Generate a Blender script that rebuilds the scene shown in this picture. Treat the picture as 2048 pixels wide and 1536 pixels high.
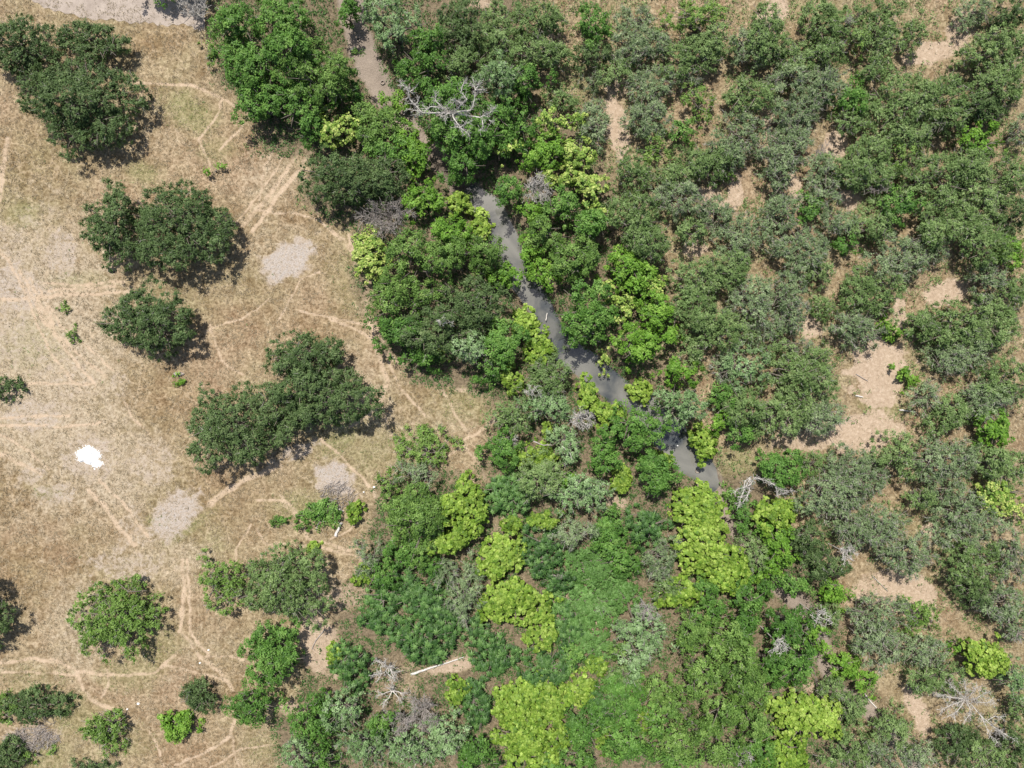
import bpy, math
import numpy as np
from mathutils import Vector

for _o in list(bpy.data.objects):
    bpy.data.objects.remove(_o)
SC = bpy.context.scene
COL = SC.collection
S, H = 0.08, 109.2            # metres per photo pixel on the ground, camera height

# ------------------------------------------------------------------ camera
cam = bpy.data.objects.new("camera", bpy.data.cameras.new("camera"))
COL.objects.link(cam)
cam.location = (0, 0, H)
cam.rotation_euler = (0, 0, 0)
cam.data.sensor_width = 36
cam.data.lens = 24
cam.data.clip_start = 1
cam.data.clip_end = 3000
SC.camera = cam

# ------------------------------------------------------------------ sky, sun, exposure
TO_SUN = Vector((-0.16, 0.46, 1.0)).normalized()
world = bpy.data.worlds.new("World")
SC.world = world
world.use_nodes = True
wn = world.node_tree.nodes
sky = wn.new("ShaderNodeTexSky")
sky.sky_type = 'NISHITA'
sky.sun_disc = False
sky.sun_elevation = math.asin(TO_SUN.z)
sky.sun_rotation = math.atan2(TO_SUN.x, TO_SUN.y)
sky.dust_density = 2.0
wn["Background"].inputs[1].default_value = 0.085
world.node_tree.links.new(sky.outputs[0], wn["Background"].inputs[0])
sun_data = bpy.data.lights.new("sun", 'SUN')
sun_data.energy = 4.5
sun_data.angle = math.radians(0.55)
sun_data.color = (1.0, 0.955, 0.88)
sun = bpy.data.objects.new("sun", sun_data)
COL.objects.link(sun)
sun.rotation_euler = TO_SUN.to_track_quat('Z', 'Y').to_euler()
SC.view_settings.view_transform = 'Standard'
SC.view_settings.look = 'None'
SC.view_settings.gamma = 1.0
SC.view_settings.exposure = 0.5
SC.cycles.max_bounces = 6
SC.cycles.diffuse_bounces = 3
SC.cycles.transmission_bounces = 4
SC.cycles.transparent_max_bounces = 4

rng = np.random.default_rng(20240611)

# ------------------------------------------------------------------ helpers
def at(px, py, z=0.0):
    k = S * (1 - z / H)
    return np.array(((px - 1024) * k, (768 - py) * k, z))

def vnoise(x, y, scale, seed, octaves=3):
    """Smooth value noise in 0..1."""
    x = np.asarray(x, float); y = np.asarray(y, float)
    out = np.zeros(np.broadcast(x, y).shape); amp, tot = 1.0, 0.0
    for o in range(octaves):
        g = np.random.default_rng(seed * 31 + o).random((257, 257))
        u = (x / scale * 2 ** o + 1000.3) % 256; v = (y / scale * 2 ** o + 1000.7) % 256
        i, j = u.astype(int), v.astype(int); fu, fv = u - i, v - j
        fu = fu * fu * (3 - 2 * fu); fv = fv * fv * (3 - 2 * fv)
        i1, j1 = (i + 1) % 257, (j + 1) % 257
        out += amp * ((g[i, j] * (1 - fu) + g[i1, j] * fu) * (1 - fv) + (g[i, j1] * (1 - fu) + g[i1, j1] * fu) * fv)
        tot += amp; amp *= 0.5
    return out / tot

def smooth(e0, e1, v):
    t = np.clip((v - e0) / (e1 - e0), 0, 1)
    return t * t * (3 - 2 * t)

def seg_dist(x, y, pts):
    """Distance to a polyline and the parameter (index + fraction) of the closest point."""
    best = np.full(np.shape(x), 1e9); par = np.zeros(np.shape(x))
    for k in range(len(pts) - 1):
        ax, ay = pts[k][0], pts[k][1]; dx, dy = pts[k + 1][0] - ax, pts[k + 1][1] - ay
        t = np.clip(((x - ax) * dx + (y - ay) * dy) / (dx * dx + dy * dy), 0, 1)
        d = np.hypot(x - ax - t * dx, y - ay - t * dy)
        m = d < best
        best = np.where(m, d, best); par = np.where(m, k + t, par)
    return best, par

def inside(x, y, poly):
    r = np.zeros(np.shape(x), bool); n = len(poly)
    for k in range(n):
        x0, y0 = poly[k]; x1, y1 = poly[(k + 1) % n]
        c = ((y0 > y) != (y1 > y)) & (x < (x1 - x0) * (y - y0) / ((y1 - y0) or 1e-9) + x0)
        r ^= c
    return r

def mesh_from(name, verts, faces_flat, nper, mat, parent=None, attrs=None, smooth_shade=False, loc=None):
    """One mesh object from arrays; every face has nper corners (or give a list of faces with nper=None)."""
    me = bpy.data.meshes.new(name)
    verts = np.asarray(verts, np.float32)
    if nper is None:
        me.from_pydata(verts.tolist(), [], faces_flat)
    else:
        faces_flat = np.asarray(faces_flat, np.int32).ravel(); nf = len(faces_flat) // nper
        me.vertices.add(len(verts)); me.vertices.foreach_set("co", verts.ravel())
        me.loops.add(len(faces_flat)); me.loops.foreach_set("vertex_index", faces_flat)
        me.polygons.add(nf); me.polygons.foreach_set("loop_start", np.arange(nf, dtype=np.int32) * nper)
        me.update(calc_edges=True)
    for k, (dom, arr) in (attrs or {}).items():
        a = me.attributes.new(k, 'FLOAT', dom)
        a.data.foreach_set("value", np.asarray(arr, np.float32))
    if smooth_shade:
        me.polygons.foreach_set("use_smooth", np.ones(len(me.polygons), bool))
    me.materials.append(mat)
    o = bpy.data.objects.new(name, me)
    COL.objects.link(o)
    if loc is not None:
        o.location = loc
    if parent is not None:
        o.parent = parent
    return o

def tag(o, label=None, cat=None, group=None, kind=None):
    if label: o["label"] = label
    if cat: o["category"] = cat
    if group: o["group"] = group
    if kind: o["kind"] = kind
    return o

def empty(name, loc):
    o = bpy.data.objects.new(name, None)
    o.empty_display_size = 0.5
    o.location = loc
    COL.objects.link(o)
    return o

def tubes(paths, sides=6):
    """paths: list of (points (n,3), radii (n,)). Returns verts, quads."""
    V, F, base = [], [], 0
    ang = np.arange(sides) * 2 * math.pi / sides
    for P, R in paths:
        P = np.asarray(P, float); R = np.asarray(R, float); n = len(P)
        T = np.gradient(P, axis=0); T /= np.linalg.norm(T, axis=1, keepdims=True) + 1e-9
        ref = np.where(np.abs(T[:, 2:3]) > 0.9, np.array([[1.0, 0, 0]]), np.array([[0, 0, 1.0]]))
        A = np.cross(T, ref); A /= np.linalg.norm(A, axis=1, keepdims=True) + 1e-9
        B = np.cross(T, A)
        ring = P[:, None, :] + R[:, None, None] * (A[:, None, :] * np.cos(ang)[None, :, None] + B[:, None, :] * np.sin(ang)[None, :, None])
        V.append(ring.reshape(-1, 3))
        i = np.arange(n - 1)[:, None] * sides + np.arange(sides)[None, :]
        j = np.arange(n - 1)[:, None] * sides + (np.arange(sides)[None, :] + 1) % sides
        F.append(np.stack([i, j, j + sides, i + sides], -1).reshape(-1, 4) + base)
        base += n * sides
    return np.concatenate(V), np.concatenate(F)

def twig_prisms(p0, p1, r):
    """Thin three-sided tapering twigs, all at once. Quads."""
    n = len(p0); d = p1 - p0; d /= np.linalg.norm(d, axis=1, keepdims=True) + 1e-9
    ref = np.where(np.abs(d[:, 2:3]) > 0.9, np.array([[1.0, 0, 0]]), np.array([[0, 0, 1.0]]))
    a = np.cross(d, ref); a /= np.linalg.norm(a, axis=1, keepdims=True) + 1e-9
    b = np.cross(d, a); r = np.broadcast_to(r, (n,))[:, None]
    V = []
    for base, k in ((p0, 1.0), (p1, 0.35)):
        for t in (0, 2.0944, 4.1888):
            V.append(base + k * r * (a * math.cos(t) + b * math.sin(t)))
    V = np.stack(V, 1).reshape(-1, 3)
    q = np.array([[0, 1, 4, 3], [1, 2, 5, 4], [2, 0, 3, 5]])
    F = (q[None] + 6 * np.arange(n)[:, None, None]).reshape(-1, 4)
    return V, F

def join(parts):
    V, F, b = [], [], 0
    for v, f in parts:
        V.append(v); F.append(f + b); b += len(v)
    return np.concatenate(V), np.concatenate(F)

# ------------------------------------------------------------------ materials
def new_mat(name):
    m = bpy.data.materials.new(name); m.use_nodes = True
    nt = m.node_tree
    for n in list(nt.nodes):
        nt.nodes.remove(n)
    return m, nt

def N(nt, typ, **kw):
    n = nt.nodes.new(typ)
    for k, v in kw.items():
        if k.startswith("i_"):
            key = k[2:]
            n.inputs[int(key) if key.isdigit() else key].default_value = v
        else:
            setattr(n, k, v)
    return n

def ramp(nt, fac, stops):
    r = nt.nodes.new("ShaderNodeValToRGB")
    e = r.color_ramp.elements
    while len(e) < len(stops):
        e.new(0.5)
    for k, (p, c) in enumerate(stops):
        e[k].position = p; e[k].color = (*c, 1)
    nt.links.new(fac, r.inputs[0])
    return r.outputs[0]

def mixc(nt, fac, a, b, blend='MIX'):
    m = nt.nodes.new("ShaderNodeMix"); m.data_type = 'RGBA'; m.blend_type = blend
    for s, v in ((0, fac), (6, a), (7, b)):
        if isinstance(v, (int, float)): m.inputs[s].default_value = v
        elif isinstance(v, tuple): m.inputs[s].default_value = (*v, 1)
        else: nt.links.new(v, m.inputs[s])
    return m.outputs[2]

def leaf_mat(name, dark, mid, light, transl=0.28, rough=0.55, spec=0.25):
    m, nt = new_mat(name)
    a = N(nt, "ShaderNodeAttribute", attribute_name="tint")
    c = ramp(nt, a.outputs["Fac"], [(0.0, dark), (0.5, mid), (1.0, light)])
    tc = N(nt, "ShaderNodeTexCoord")
    nz = N(nt, "ShaderNodeTexNoise", i_Scale=0.55, i_Detail=2.0)
    nt.links.new(tc.outputs["Object"], nz.inputs["Vector"])
    hs = N(nt, "ShaderNodeHueSaturation")
    mr = N(nt, "ShaderNodeMapRange"); mr.inputs[1].default_value = 0.3; mr.inputs[2].default_value = 0.7
    mr.inputs[3].default_value = 0.82; mr.inputs[4].default_value = 1.2
    nt.links.new(nz.outputs[0], mr.inputs[0]); nt.links.new(mr.outputs[0], hs.inputs["Value"])
    nt.links.new(c, hs.inputs["Color"])
    p = N(nt, "ShaderNodeBsdfPrincipled", i_Roughness=rough)
    p.inputs["Specular IOR Level"].default_value = spec
    nt.links.new(hs.outputs[0], p.inputs["Base Color"])
    t = N(nt, "ShaderNodeBsdfTranslucent")
    yel = mixc(nt, 0.35, hs.outputs[0], (light[0] * 1.2, light[1] * 1.15, light[2] * 0.5))
    nt.links.new(yel, t.inputs[0])
    mx = N(nt, "ShaderNodeMixShader", i_0=transl)
    nt.links.new(p.outputs[0], mx.inputs[1]); nt.links.new(t.outputs[0], mx.inputs[2])
    o = N(nt, "ShaderNodeOutputMaterial")
    nt.links.new(mx.outputs[0], o.inputs[0])
    return m

def bark_mat(name, c0, c1, scale=3.0):
    m, nt = new_mat(name)
    tc = N(nt, "ShaderNodeTexCoord")
    nz = N(nt, "ShaderNodeTexNoise", i_Scale=scale, i_Detail=5.0)
    nt.links.new(tc.outputs["Object"], nz.inputs["Vector"])
    c = ramp(nt, nz.outputs[0], [(0.3, c0), (0.7, c1)])
    p = N(nt, "ShaderNodeBsdfPrincipled", i_Roughness=0.85)
    nt.links.new(c, p.inputs["Base Color"])
    b = N(nt, "ShaderNodeBump", i_Strength=0.4, i_Distance=0.05)
    nt.links.new(nz.outputs[0], b.inputs["Height"]); nt.links.new(b.outputs[0], p.inputs["Normal"])
    o = N(nt, "ShaderNodeOutputMaterial"); nt.links.new(p.outputs[0], o.inputs[0])
    return m

LEAF = {
    'M': leaf_mat("dark_olive_leaves", (0.048, 0.084, 0.027), (0.090, 0.149, 0.048), (0.173, 0.236, 0.095)),
    'O': leaf_mat("olive_leaves", (0.078, 0.134, 0.038), (0.152, 0.238, 0.076), (0.275, 0.370, 0.150)),
    'B': leaf_mat("grey_green_leaves", (0.098, 0.150, 0.066), (0.188, 0.266, 0.122), (0.330, 0.410, 0.225)),
    'C': leaf_mat("leafy_green", (0.044, 0.108, 0.018), (0.092, 0.205, 0.034), (0.190, 0.325, 0.075)),
    'Y': leaf_mat("yellow_green_leaves", (0.052, 0.108, 0.020), (0.122, 0.222, 0.044), (0.235, 0.355, 0.095)),
    'V': leaf_mat("vivid_green", (0.064, 0.150, 0.016), (0.135, 0.275, 0.030), (0.245, 0.400, 0.070)),
    'D': leaf_mat("lime_leaves", (0.085, 0.170, 0.018), (0.215, 0.335, 0.045), (0.385, 0.500, 0.110), transl=0.35),
    'E': leaf_mat("star_leaves", (0.026, 0.068, 0.016), (0.066, 0.150, 0.034), (0.150, 0.270, 0.075), rough=0.5),
    'F': leaf_mat("flower_leaves", (0.085, 0.170, 0.024), (0.195, 0.305, 0.050), (0.450, 0.510, 0.150), transl=0.2),
    'G': leaf_mat("silver_leaves", (0.100, 0.175, 0.062), (0.195, 0.310, 0.125), (0.330, 0.450, 0.235)),
    'L': leaf_mat("feathery_leaves", (0.085, 0.165, 0.026), (0.155, 0.262, 0.054), (0.255, 0.370, 0.100)),
    'H': leaf_mat("creeper_leaves", (0.064, 0.140, 0.028), (0.105, 0.215, 0.050), (0.170, 0.290, 0.090)),
}
BARK = bark_mat("bark", (0.09, 0.075, 0.06), (0.20, 0.17, 0.14))
TWIG = bark_mat("grey_twig", (0.28, 0.26, 0.23), (0.50, 0.47, 0.43))
DEAD = bark_mat("bleached_wood", (0.38, 0.35, 0.32), (0.62, 0.59, 0.55))
DEADBROWN = bark_mat("weathered_brush", (0.24, 0.21, 0.19), (0.42, 0.38, 0.35))

# ------------------------------------------------------------------ terrain
CREEK = [(672, -220), (690, -60), (705, 30), (725, 100), (758, 170), (795, 230), (838, 278), (882, 322), (935, 378), (985, 425),
         (1012, 480), (1033, 535), (1066, 590), (1098, 650), (1140, 705), (1192, 745), (1240, 785), (1285, 815), (1338, 862),
         (1380, 912), (1415, 950), (1452, 1010), (1492, 1080), (1532, 1150), (1580, 1185), (1625, 1235), (1650, 1310),
         (1680, 1385), (1740, 1420), (1790, 1470), (1850, 1560), (1950, 1750)]
CREEK_M = [tuple(at(*p)[:2]) for p in CREEK]
WATER_Z = -1.30

def creek_profile(par):
    py = np.interp(par, range(len(CREEK)), [p[1] for p in CREEK])
    depth = np.interp(py, [-100, 300, 370, 400, 900, 955, 1010, 1600], [1.0, 1.05, 1.2, 1.85, 1.85, 1.45, 1.15, 1.0])
    half = np.interp(py, [-100, 150, 300, 420, 600, 800, 920, 1000, 1600], [1.2, 1.7, 1.0, 1.6, 1.15, 1.4, 1.8, 0.9, 0.7])
    return depth, half

def height(x, y):
    x = np.asarray(x, float); y = np.asarray(y, float)
    z = (vnoise(x, y, 22, 5, 2) - 0.5) * 0.5 + (vnoise(x, y, 3.0, 6, 2) - 0.5) * 0.10
    d, par = seg_dist(x, y, CREEK_M)
    depth, half = creek_profile(par)
    d = d + (vnoise(x, y, 4, 9, 2) - 0.5) * 1.4
    bank = 1 - smooth(half, half + 2.6, d)
    return z * (1 - bank) - depth * bank + bank * (vnoise(x, y, 1.6, 11, 2) - 0.5) * 0.12

def hz(x, y):
    return float(height(np.array([x]), np.array([y]))[0])

MEADOW = [(-400, -200), (60, -200), (410, -60), (430, 110), (500, 260), (660, 320), (600, 400), (720, 480), (740, 620), (810, 740), (960, 770),
          (980, 960), (800, 960), (700, 1130), (700, 1400), (560, 1440), (560, 1900), (-400, 1900)]
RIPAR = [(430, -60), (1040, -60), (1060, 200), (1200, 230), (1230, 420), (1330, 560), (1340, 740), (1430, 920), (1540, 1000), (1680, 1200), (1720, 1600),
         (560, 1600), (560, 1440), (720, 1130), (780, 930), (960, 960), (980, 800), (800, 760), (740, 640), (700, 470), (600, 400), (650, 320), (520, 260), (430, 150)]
GREY = [(575, 522, 62, 34, 32, 1), (120, 508, 36, 48, 5, 0.624), (240, 772, 26, 30, 0, 0.39), (668, 955, 42, 36, -30, 0.95), (350, 1030, 62, 42, 42, 0.85),
        (115, 985, 52, 22, 8, 0.585), (300, 930, 55, 45, 0, 0.468), (70, 830, 70, 34, 5, 0.624), (30, 575, 70, 50, -30, 0.663), (10, 660, 70, 90, 0, 0.468),
        (110, 720, 120, 60, -40, 0.39), (182, 915, 58, 50, 0, 0.585), (250, 1130, 80, 34, 0, 0.546), (590, 905, 60, 16, 20, 0.624), (60, 460, 60, 60, 0, 0.273),
        (270, 1060, 34, 50, 0, 0.429), (65, 950, 40, 20, 25, 0.546), (700, 985, 40, 20, -20, 0.468), (20, 490, 30, 60, 0, 0.39), (150, 1250, 26, 40, 0, 0.312),
        (60, 1475, 60, 26, 8, 0.624), (105, 760, 60, 30, -45, 0.39), (410, 790, 25, 14, 0, 0.234)]
SAND = [(1760, 745, 62, 72, 0, 1), (1725, 865, 85, 45, 10, .9), (1815, 1185, 70, 46, -20, .9), (1420, 402, 36, 26, -30, .9), (1470, 385, 16, 40, 0, .8), (640, 1290, 38, 70, 15, .9),
        (1672, 290, 24, 34, -30, .9), (1890, 585, 52, 26, 15, .9), (1800, 632, 14, 44, 0, .8), (1236, 255, 20, 80, 10, .9), (1235, 170, 30, 24, 0, .6), (1540, 250, 14, 34, 0, .9),
        (1545, 22, 40, 26, 40, .9), (1860, 105, 60, 22, 15, .9), (1920, 60, 30, 40, 0, .7), (1590, 380, 14, 40, 20, .9), (1390, 495, 26, 20, 30, .9), (1700, 395, 30, 24, 0, .8),
        (1620, 655, 28, 26, 0, .8), (1835, 1420, 20, 60, 20, .9), (1740, 1170, 60, 24, 30, .6), (900, 1330, 50, 16, 15, .9), (1195, 1240, 24, 16, 40, .8), (1125, 1190, 14, 12, 0, .9),
        (700, 1195, 50, 24, 0, .6), (590, 1420, 30, 20, -30, .7), (1650, 1395, 60, 16, -35, .8), (1235, 1005, 24, 14, 0, .8), (800, 1360, 50, 40, 0, .5), (1010, 1050, 40, 20, 40, .5),
        (1610, 880, 80, 24, 0, .6), (1530, 225, 12, 20, 0, .6), (1860, 1060, 20, 14, 30, .8), (960, 6, 24, 12, 0, .8), (1095, 70, 14, 14, 0, .5), (740, 590, 10, 40, 0, .5)]
PALE = [(100, 720, 170, 300, 0, 1.0), (230, 930, 120, 110, 0, .9), (60, 520, 110, 120, 0, .8), (710, 790, 90, 120, 20, .6), (560, 480, 90, 70, 0, .5), (150, 1260, 80, 120, 0, .7), (330, 1120, 120, 60, 0, .7), (420, 1330, 110, 90, 0, .45), (640, 1180, 60, 60, 0, .6), (860, 860, 120, 60, 20, .5), (540, 360, 70, 90, 0, .6), (300, 250, 100, 90, 0, .4), (80, 1350, 120, 40, 0, .5)]
GREEN = [(380, 225, 60, 34, -40, .8), (430, 300, 40, 24, 0, .5), (290, 345, 30, 24, 0, .7), (690, 870, 60, 26, 30, .6), (95, 985, 24, 12, 0, .5), (320, 1040, 30, 10, 0, .9), (380, 1055, 50, 12, 35, .6),
         (250, 1350, 60, 30, 0, .5), (310, 1300, 60, 40, 40, .5), (45, 425, 34, 26, 0, .5), (160, 560, 60, 16, 0, .4), (60, 690, 60, 50, 0, .35), (590, 1010, 50, 24, 0, .5), (930, 800, 60, 40, 0, .5),
         (770, 900, 60, 40, 0, .35), (60, 1360, 70, 30, 0, .4), (270, 1480, 50, 30, 0, .3), (150, 1430, 50, 40, 0, .5), (1745, 800, 30, 30, 0, .7), (1780, 820, 30, 20, 0, .7), (1170, 165, 40, 40, 0, .4),
         (1720, 1060, 60, 30, 0, .3), (1440, 980, 30, 50, 0, .7), (1480, 930, 40, 30, 0, .6), (760, 230, 30, 40, 0, .8), (520, 1500, 40, 30, 0, .3), (70, 1510, 60, 30, 0, .6), (700, 560, 40, 60, 0, .4)]
BROWN = [(150, 620, 55, 60, 0, .8), (330, 800, 90, 60, 0, .5), (70, 1130, 120, 60, 0, .5), (420, 1000, 120, 60, 0, .45), (310, 85, 60, 24, 0, .7), (600, 430, 70, 40, 0, .45), (60, 330, 90, 80, 0, .4),
         (860, 800, 80, 40, 0, .4), (440, 1360, 80, 50, 0, .45), (500, 640, 80, 60, 0, .3), (380, 1500, 90, 30, 0, .5), (20, 980, 40, 60, 0, .6), (520, 300, 60, 40, 0, .4), (640, 650, 60, 40, 0, .4)]
TRAILS = [([(225, 150), (270, 165), (330, 168), (385, 172), (425, 188), (470, 212)], 3), ([(488, 452), (545, 384), (603, 296)], 4.5), ([(506, 462), (560, 388), (622, 306)], 4.5),
          ([(440, 470), (480, 440), (540, 360), (575, 300)], 2), ([(0, 600), (60, 598), (95, 592), (150, 588), (205, 586), (260, 584)], 4), ([(90, 566), (160, 570), (250, 562)], 3), ([(95, 580), (150, 578), (230, 572)], 3),
          ([(93, 605), (100, 640), (108, 668)], 4), ([(40, 540), (85, 640), (130, 700), (190, 770)], 3.5), ([(60, 560), (100, 655), (150, 705), (215, 755)], 3.5), ([(75, 575), (118, 650), (170, 690), (225, 740)], 2.5),
          ([(0, 500), (40, 560), (70, 640), (110, 720), (160, 780)], 3), ([(20, 790), (60, 770), (120, 765), (180, 770)], 2.5), ([(0, 852), (60, 850), (130, 855), (200, 845)], 3), ([(0, 838), (70, 832), (140, 832)], 3),
          ([(0, 905), (40, 925), (80, 945)], 4.5), ([(0, 870), (60, 900), (100, 940)], 3), ([(250, 800), (262, 830), (300, 865)], 3), ([(180, 980), (215, 1015), (240, 1060), (270, 1090)], 4.5), ([(200, 960), (240, 1000), (300, 1080)], 3),
          ([(365, 1120), (368, 1190), (362, 1260), (400, 1310), (440, 1345), (468, 1378)], 4), ([(376, 1120), (378, 1200), (385, 1270), (420, 1310)], 3), ([(400, 1315), (450, 1312), (490, 1318)], 2.5), ([(330, 1330), (400, 1345), (450, 1360)], 2.5),
          ([(100, 1320), (170, 1345), (240, 1352), (310, 1345), (350, 1310)], 3.5), ([(0, 1325), (70, 1318), (130, 1330)], 4), ([(0, 1345), (80, 1345), (150, 1350)], 3), ([(150, 1340), (165, 1380), (200, 1410), (250, 1430)], 4.5),
          ([(205, 1395), (215, 1370), (212, 1340)], 2.5), ([(470, 1440), (462, 1470), (440, 1490), (400, 1510), (350, 1530)], 3), ([(465, 1470), (468, 1500), (480, 1536)], 2.5), ([(300, 1460), (320, 1510), (330, 1536)], 2.5), ([(420, 1536), (480, 1500), (540, 1490)], 2.5),
          ([(700, 470), (712, 530), (728, 590), (742, 640), (790, 720), (850, 755), (960, 790)], 4.5), ([(735, 620), (750, 680), (775, 760), (755, 820), (700, 850)], 5), ([(660, 640), (720, 660), (770, 700), (800, 780), (850, 830)], 3),
          ([(640, 880), (690, 920), (745, 975), (762, 1020)], 3), ([(560, 990), (590, 1020), (615, 1075), (650, 1085), (700, 1100)], 3), ([(512, 1055), (530, 1090), (580, 1085), (640, 1095), (710, 1110)], 3), ([(420, 1010), (450, 985), (490, 960), (560, 930)], 6),
          ([(512, 1000), (560, 1000), (600, 1040)], 2.5), ([(910, 890), (950, 870), (990, 840)], 3), ([(900, 910), (930, 890), (965, 940), (970, 960)], 3), ([(880, 770), (910, 830), (940, 870)], 2.5), ([(690, 780), (770, 830), (780, 870)], 2.5),
          ([(560, 280), (530, 330), (520, 400)], 2), ([(440, 300), (470, 270), (490, 250)], 2.5), ([(420, 330), (400, 280), (430, 240), (445, 200)], 2.5), ([(430, 480), (520, 420), (600, 430), (640, 440)], 2), ([(640, 440), (690, 480), (720, 540)], 2.5),
          ([(620, 380), (640, 440), (700, 500)], 2), ([(15, 280), (5, 340), (0, 400)], 5), ([(560, 640), (600, 560), (640, 545)], 2), ([(600, 620), (680, 640), (740, 650)], 2.5), ([(410, 660), (480, 640), (540, 600)], 2), ([(490, 750), (440, 720), (420, 650)], 3),
          ([(660, 1080), (700, 1060), (730, 1010)], 2), ([(480, 1180), (470, 1100), (500, 1050)], 2)]

def masks(X, Y):
    px = X / S + 1024; py = 768 - Y / S
    wob = (vnoise(X, Y, 1.6, 21, 3) - 0.5)
    fine = vnoise(X, Y, 0.7, 22, 2) - 0.5
    def blobs(L, soft=0.35):
        m = np.zeros(X.shape)
        for cx, cy, rx, ry, rot, k in L:
            sel = (np.abs(px - cx) < max(rx, ry) * 2) & (np.abs(py - cy) < max(rx, ry) * 2)
            if not sel.any(): continue
            c, s = math.cos(math.radians(rot)), math.sin(math.radians(rot))
            dx, dy = px[sel] - cx, -(py[sel] - cy)
            r = np.hypot((dx * c + dy * s) / rx, (-dx * s + dy * c) / ry) + wob[sel] * 0.75 + fine[sel] * 0.35
            m[sel] = np.maximum(m[sel], k * (1 - smooth(1 - soft, 1 + soft, r)))
        return m
    grey, sand, green, brown, pale = blobs(GREY, 0.4), blobs(SAND, .35), blobs(GREEN, .6), blobs(BROWN, .7), blobs(PALE, .6)
    trail = np.zeros(X.shape)
    jx, jy = px + wob * 9, py + (vnoise(X, Y, 1.6, 25, 3) - 0.5) * 9
    for pts, w in TRAILS:
        a = np.array(pts); sel = (px > a[:, 0].min() - 20) & (px < a[:, 0].max() + 20) & (py > a[:, 1].min() - 20) & (py < a[:, 1].max() + 20)
        if not sel.any(): continue
        d, _ = seg_dist(jx[sel], jy[sel], pts)
        trail[sel] = np.maximum(trail[sel], (1 - smooth(w * 0.4, w * 1.7, d)) * (0.65 + fine[sel] * 0.8))
    d, par = seg_dist(X, Y, CREEK_M); depth, half = creek_profile(par)
    mud = 1 - smooth(half + 0.2, half + 1.1, d + wob * 1.4)
    shaded_wetmud = (1 - smooth(half - .2, half + .9, d + wob)) * smooth(280, 340, py) * (1 - smooth(950, 1000, py))  # wet mud by the water, with the bed's shade put into its tone
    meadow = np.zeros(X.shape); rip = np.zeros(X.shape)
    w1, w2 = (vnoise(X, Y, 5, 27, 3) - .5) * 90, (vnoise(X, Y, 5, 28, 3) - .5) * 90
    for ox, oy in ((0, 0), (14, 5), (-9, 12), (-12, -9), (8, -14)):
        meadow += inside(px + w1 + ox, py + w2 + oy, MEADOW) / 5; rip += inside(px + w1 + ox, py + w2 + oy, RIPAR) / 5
    return dict(shaded_wetmud=shaded_wetmud, pale=pale, grey=grey, sand=sand, green=green, brown=brown, trail=np.clip(trail, 0, 1), mud=mud, meadow=meadow, shady_litter=rip * (1 - sand))

def axis(lo, hi, step, far):
    inner = np.arange(lo, hi + step / 2, step); g = []; d = step; v = hi
    while v < far:
        d *= 1.35; v += d; g.append(v)
    g = np.array(g)
    return np.concatenate([-(g[::-1]) if lo == -hi else lo - (g[::-1] - hi), inner, g])

gx, gy = axis(-100, 100, 0.25, 900), axis(-76, 76, 0.25, 900)
GX, GY = np.meshgrid(gx, gy)
GZ = height(GX, GY)
near = (np.abs(GX) < 120) & (np.abs(GY) < 100)
GZ = np.where(near, GZ, GZ * 0 + np.minimum(GZ, 0.1))
MK = masks(GX, GY)
nx, ny = len(gx), len(gy)
idx = np.arange(nx * ny).reshape(ny, nx)
GF = np.stack([idx[:-1, :-1], idx[:-1, 1:], idx[1:, 1:], idx[1:, :-1]], -1).reshape(-1, 4)

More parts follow.
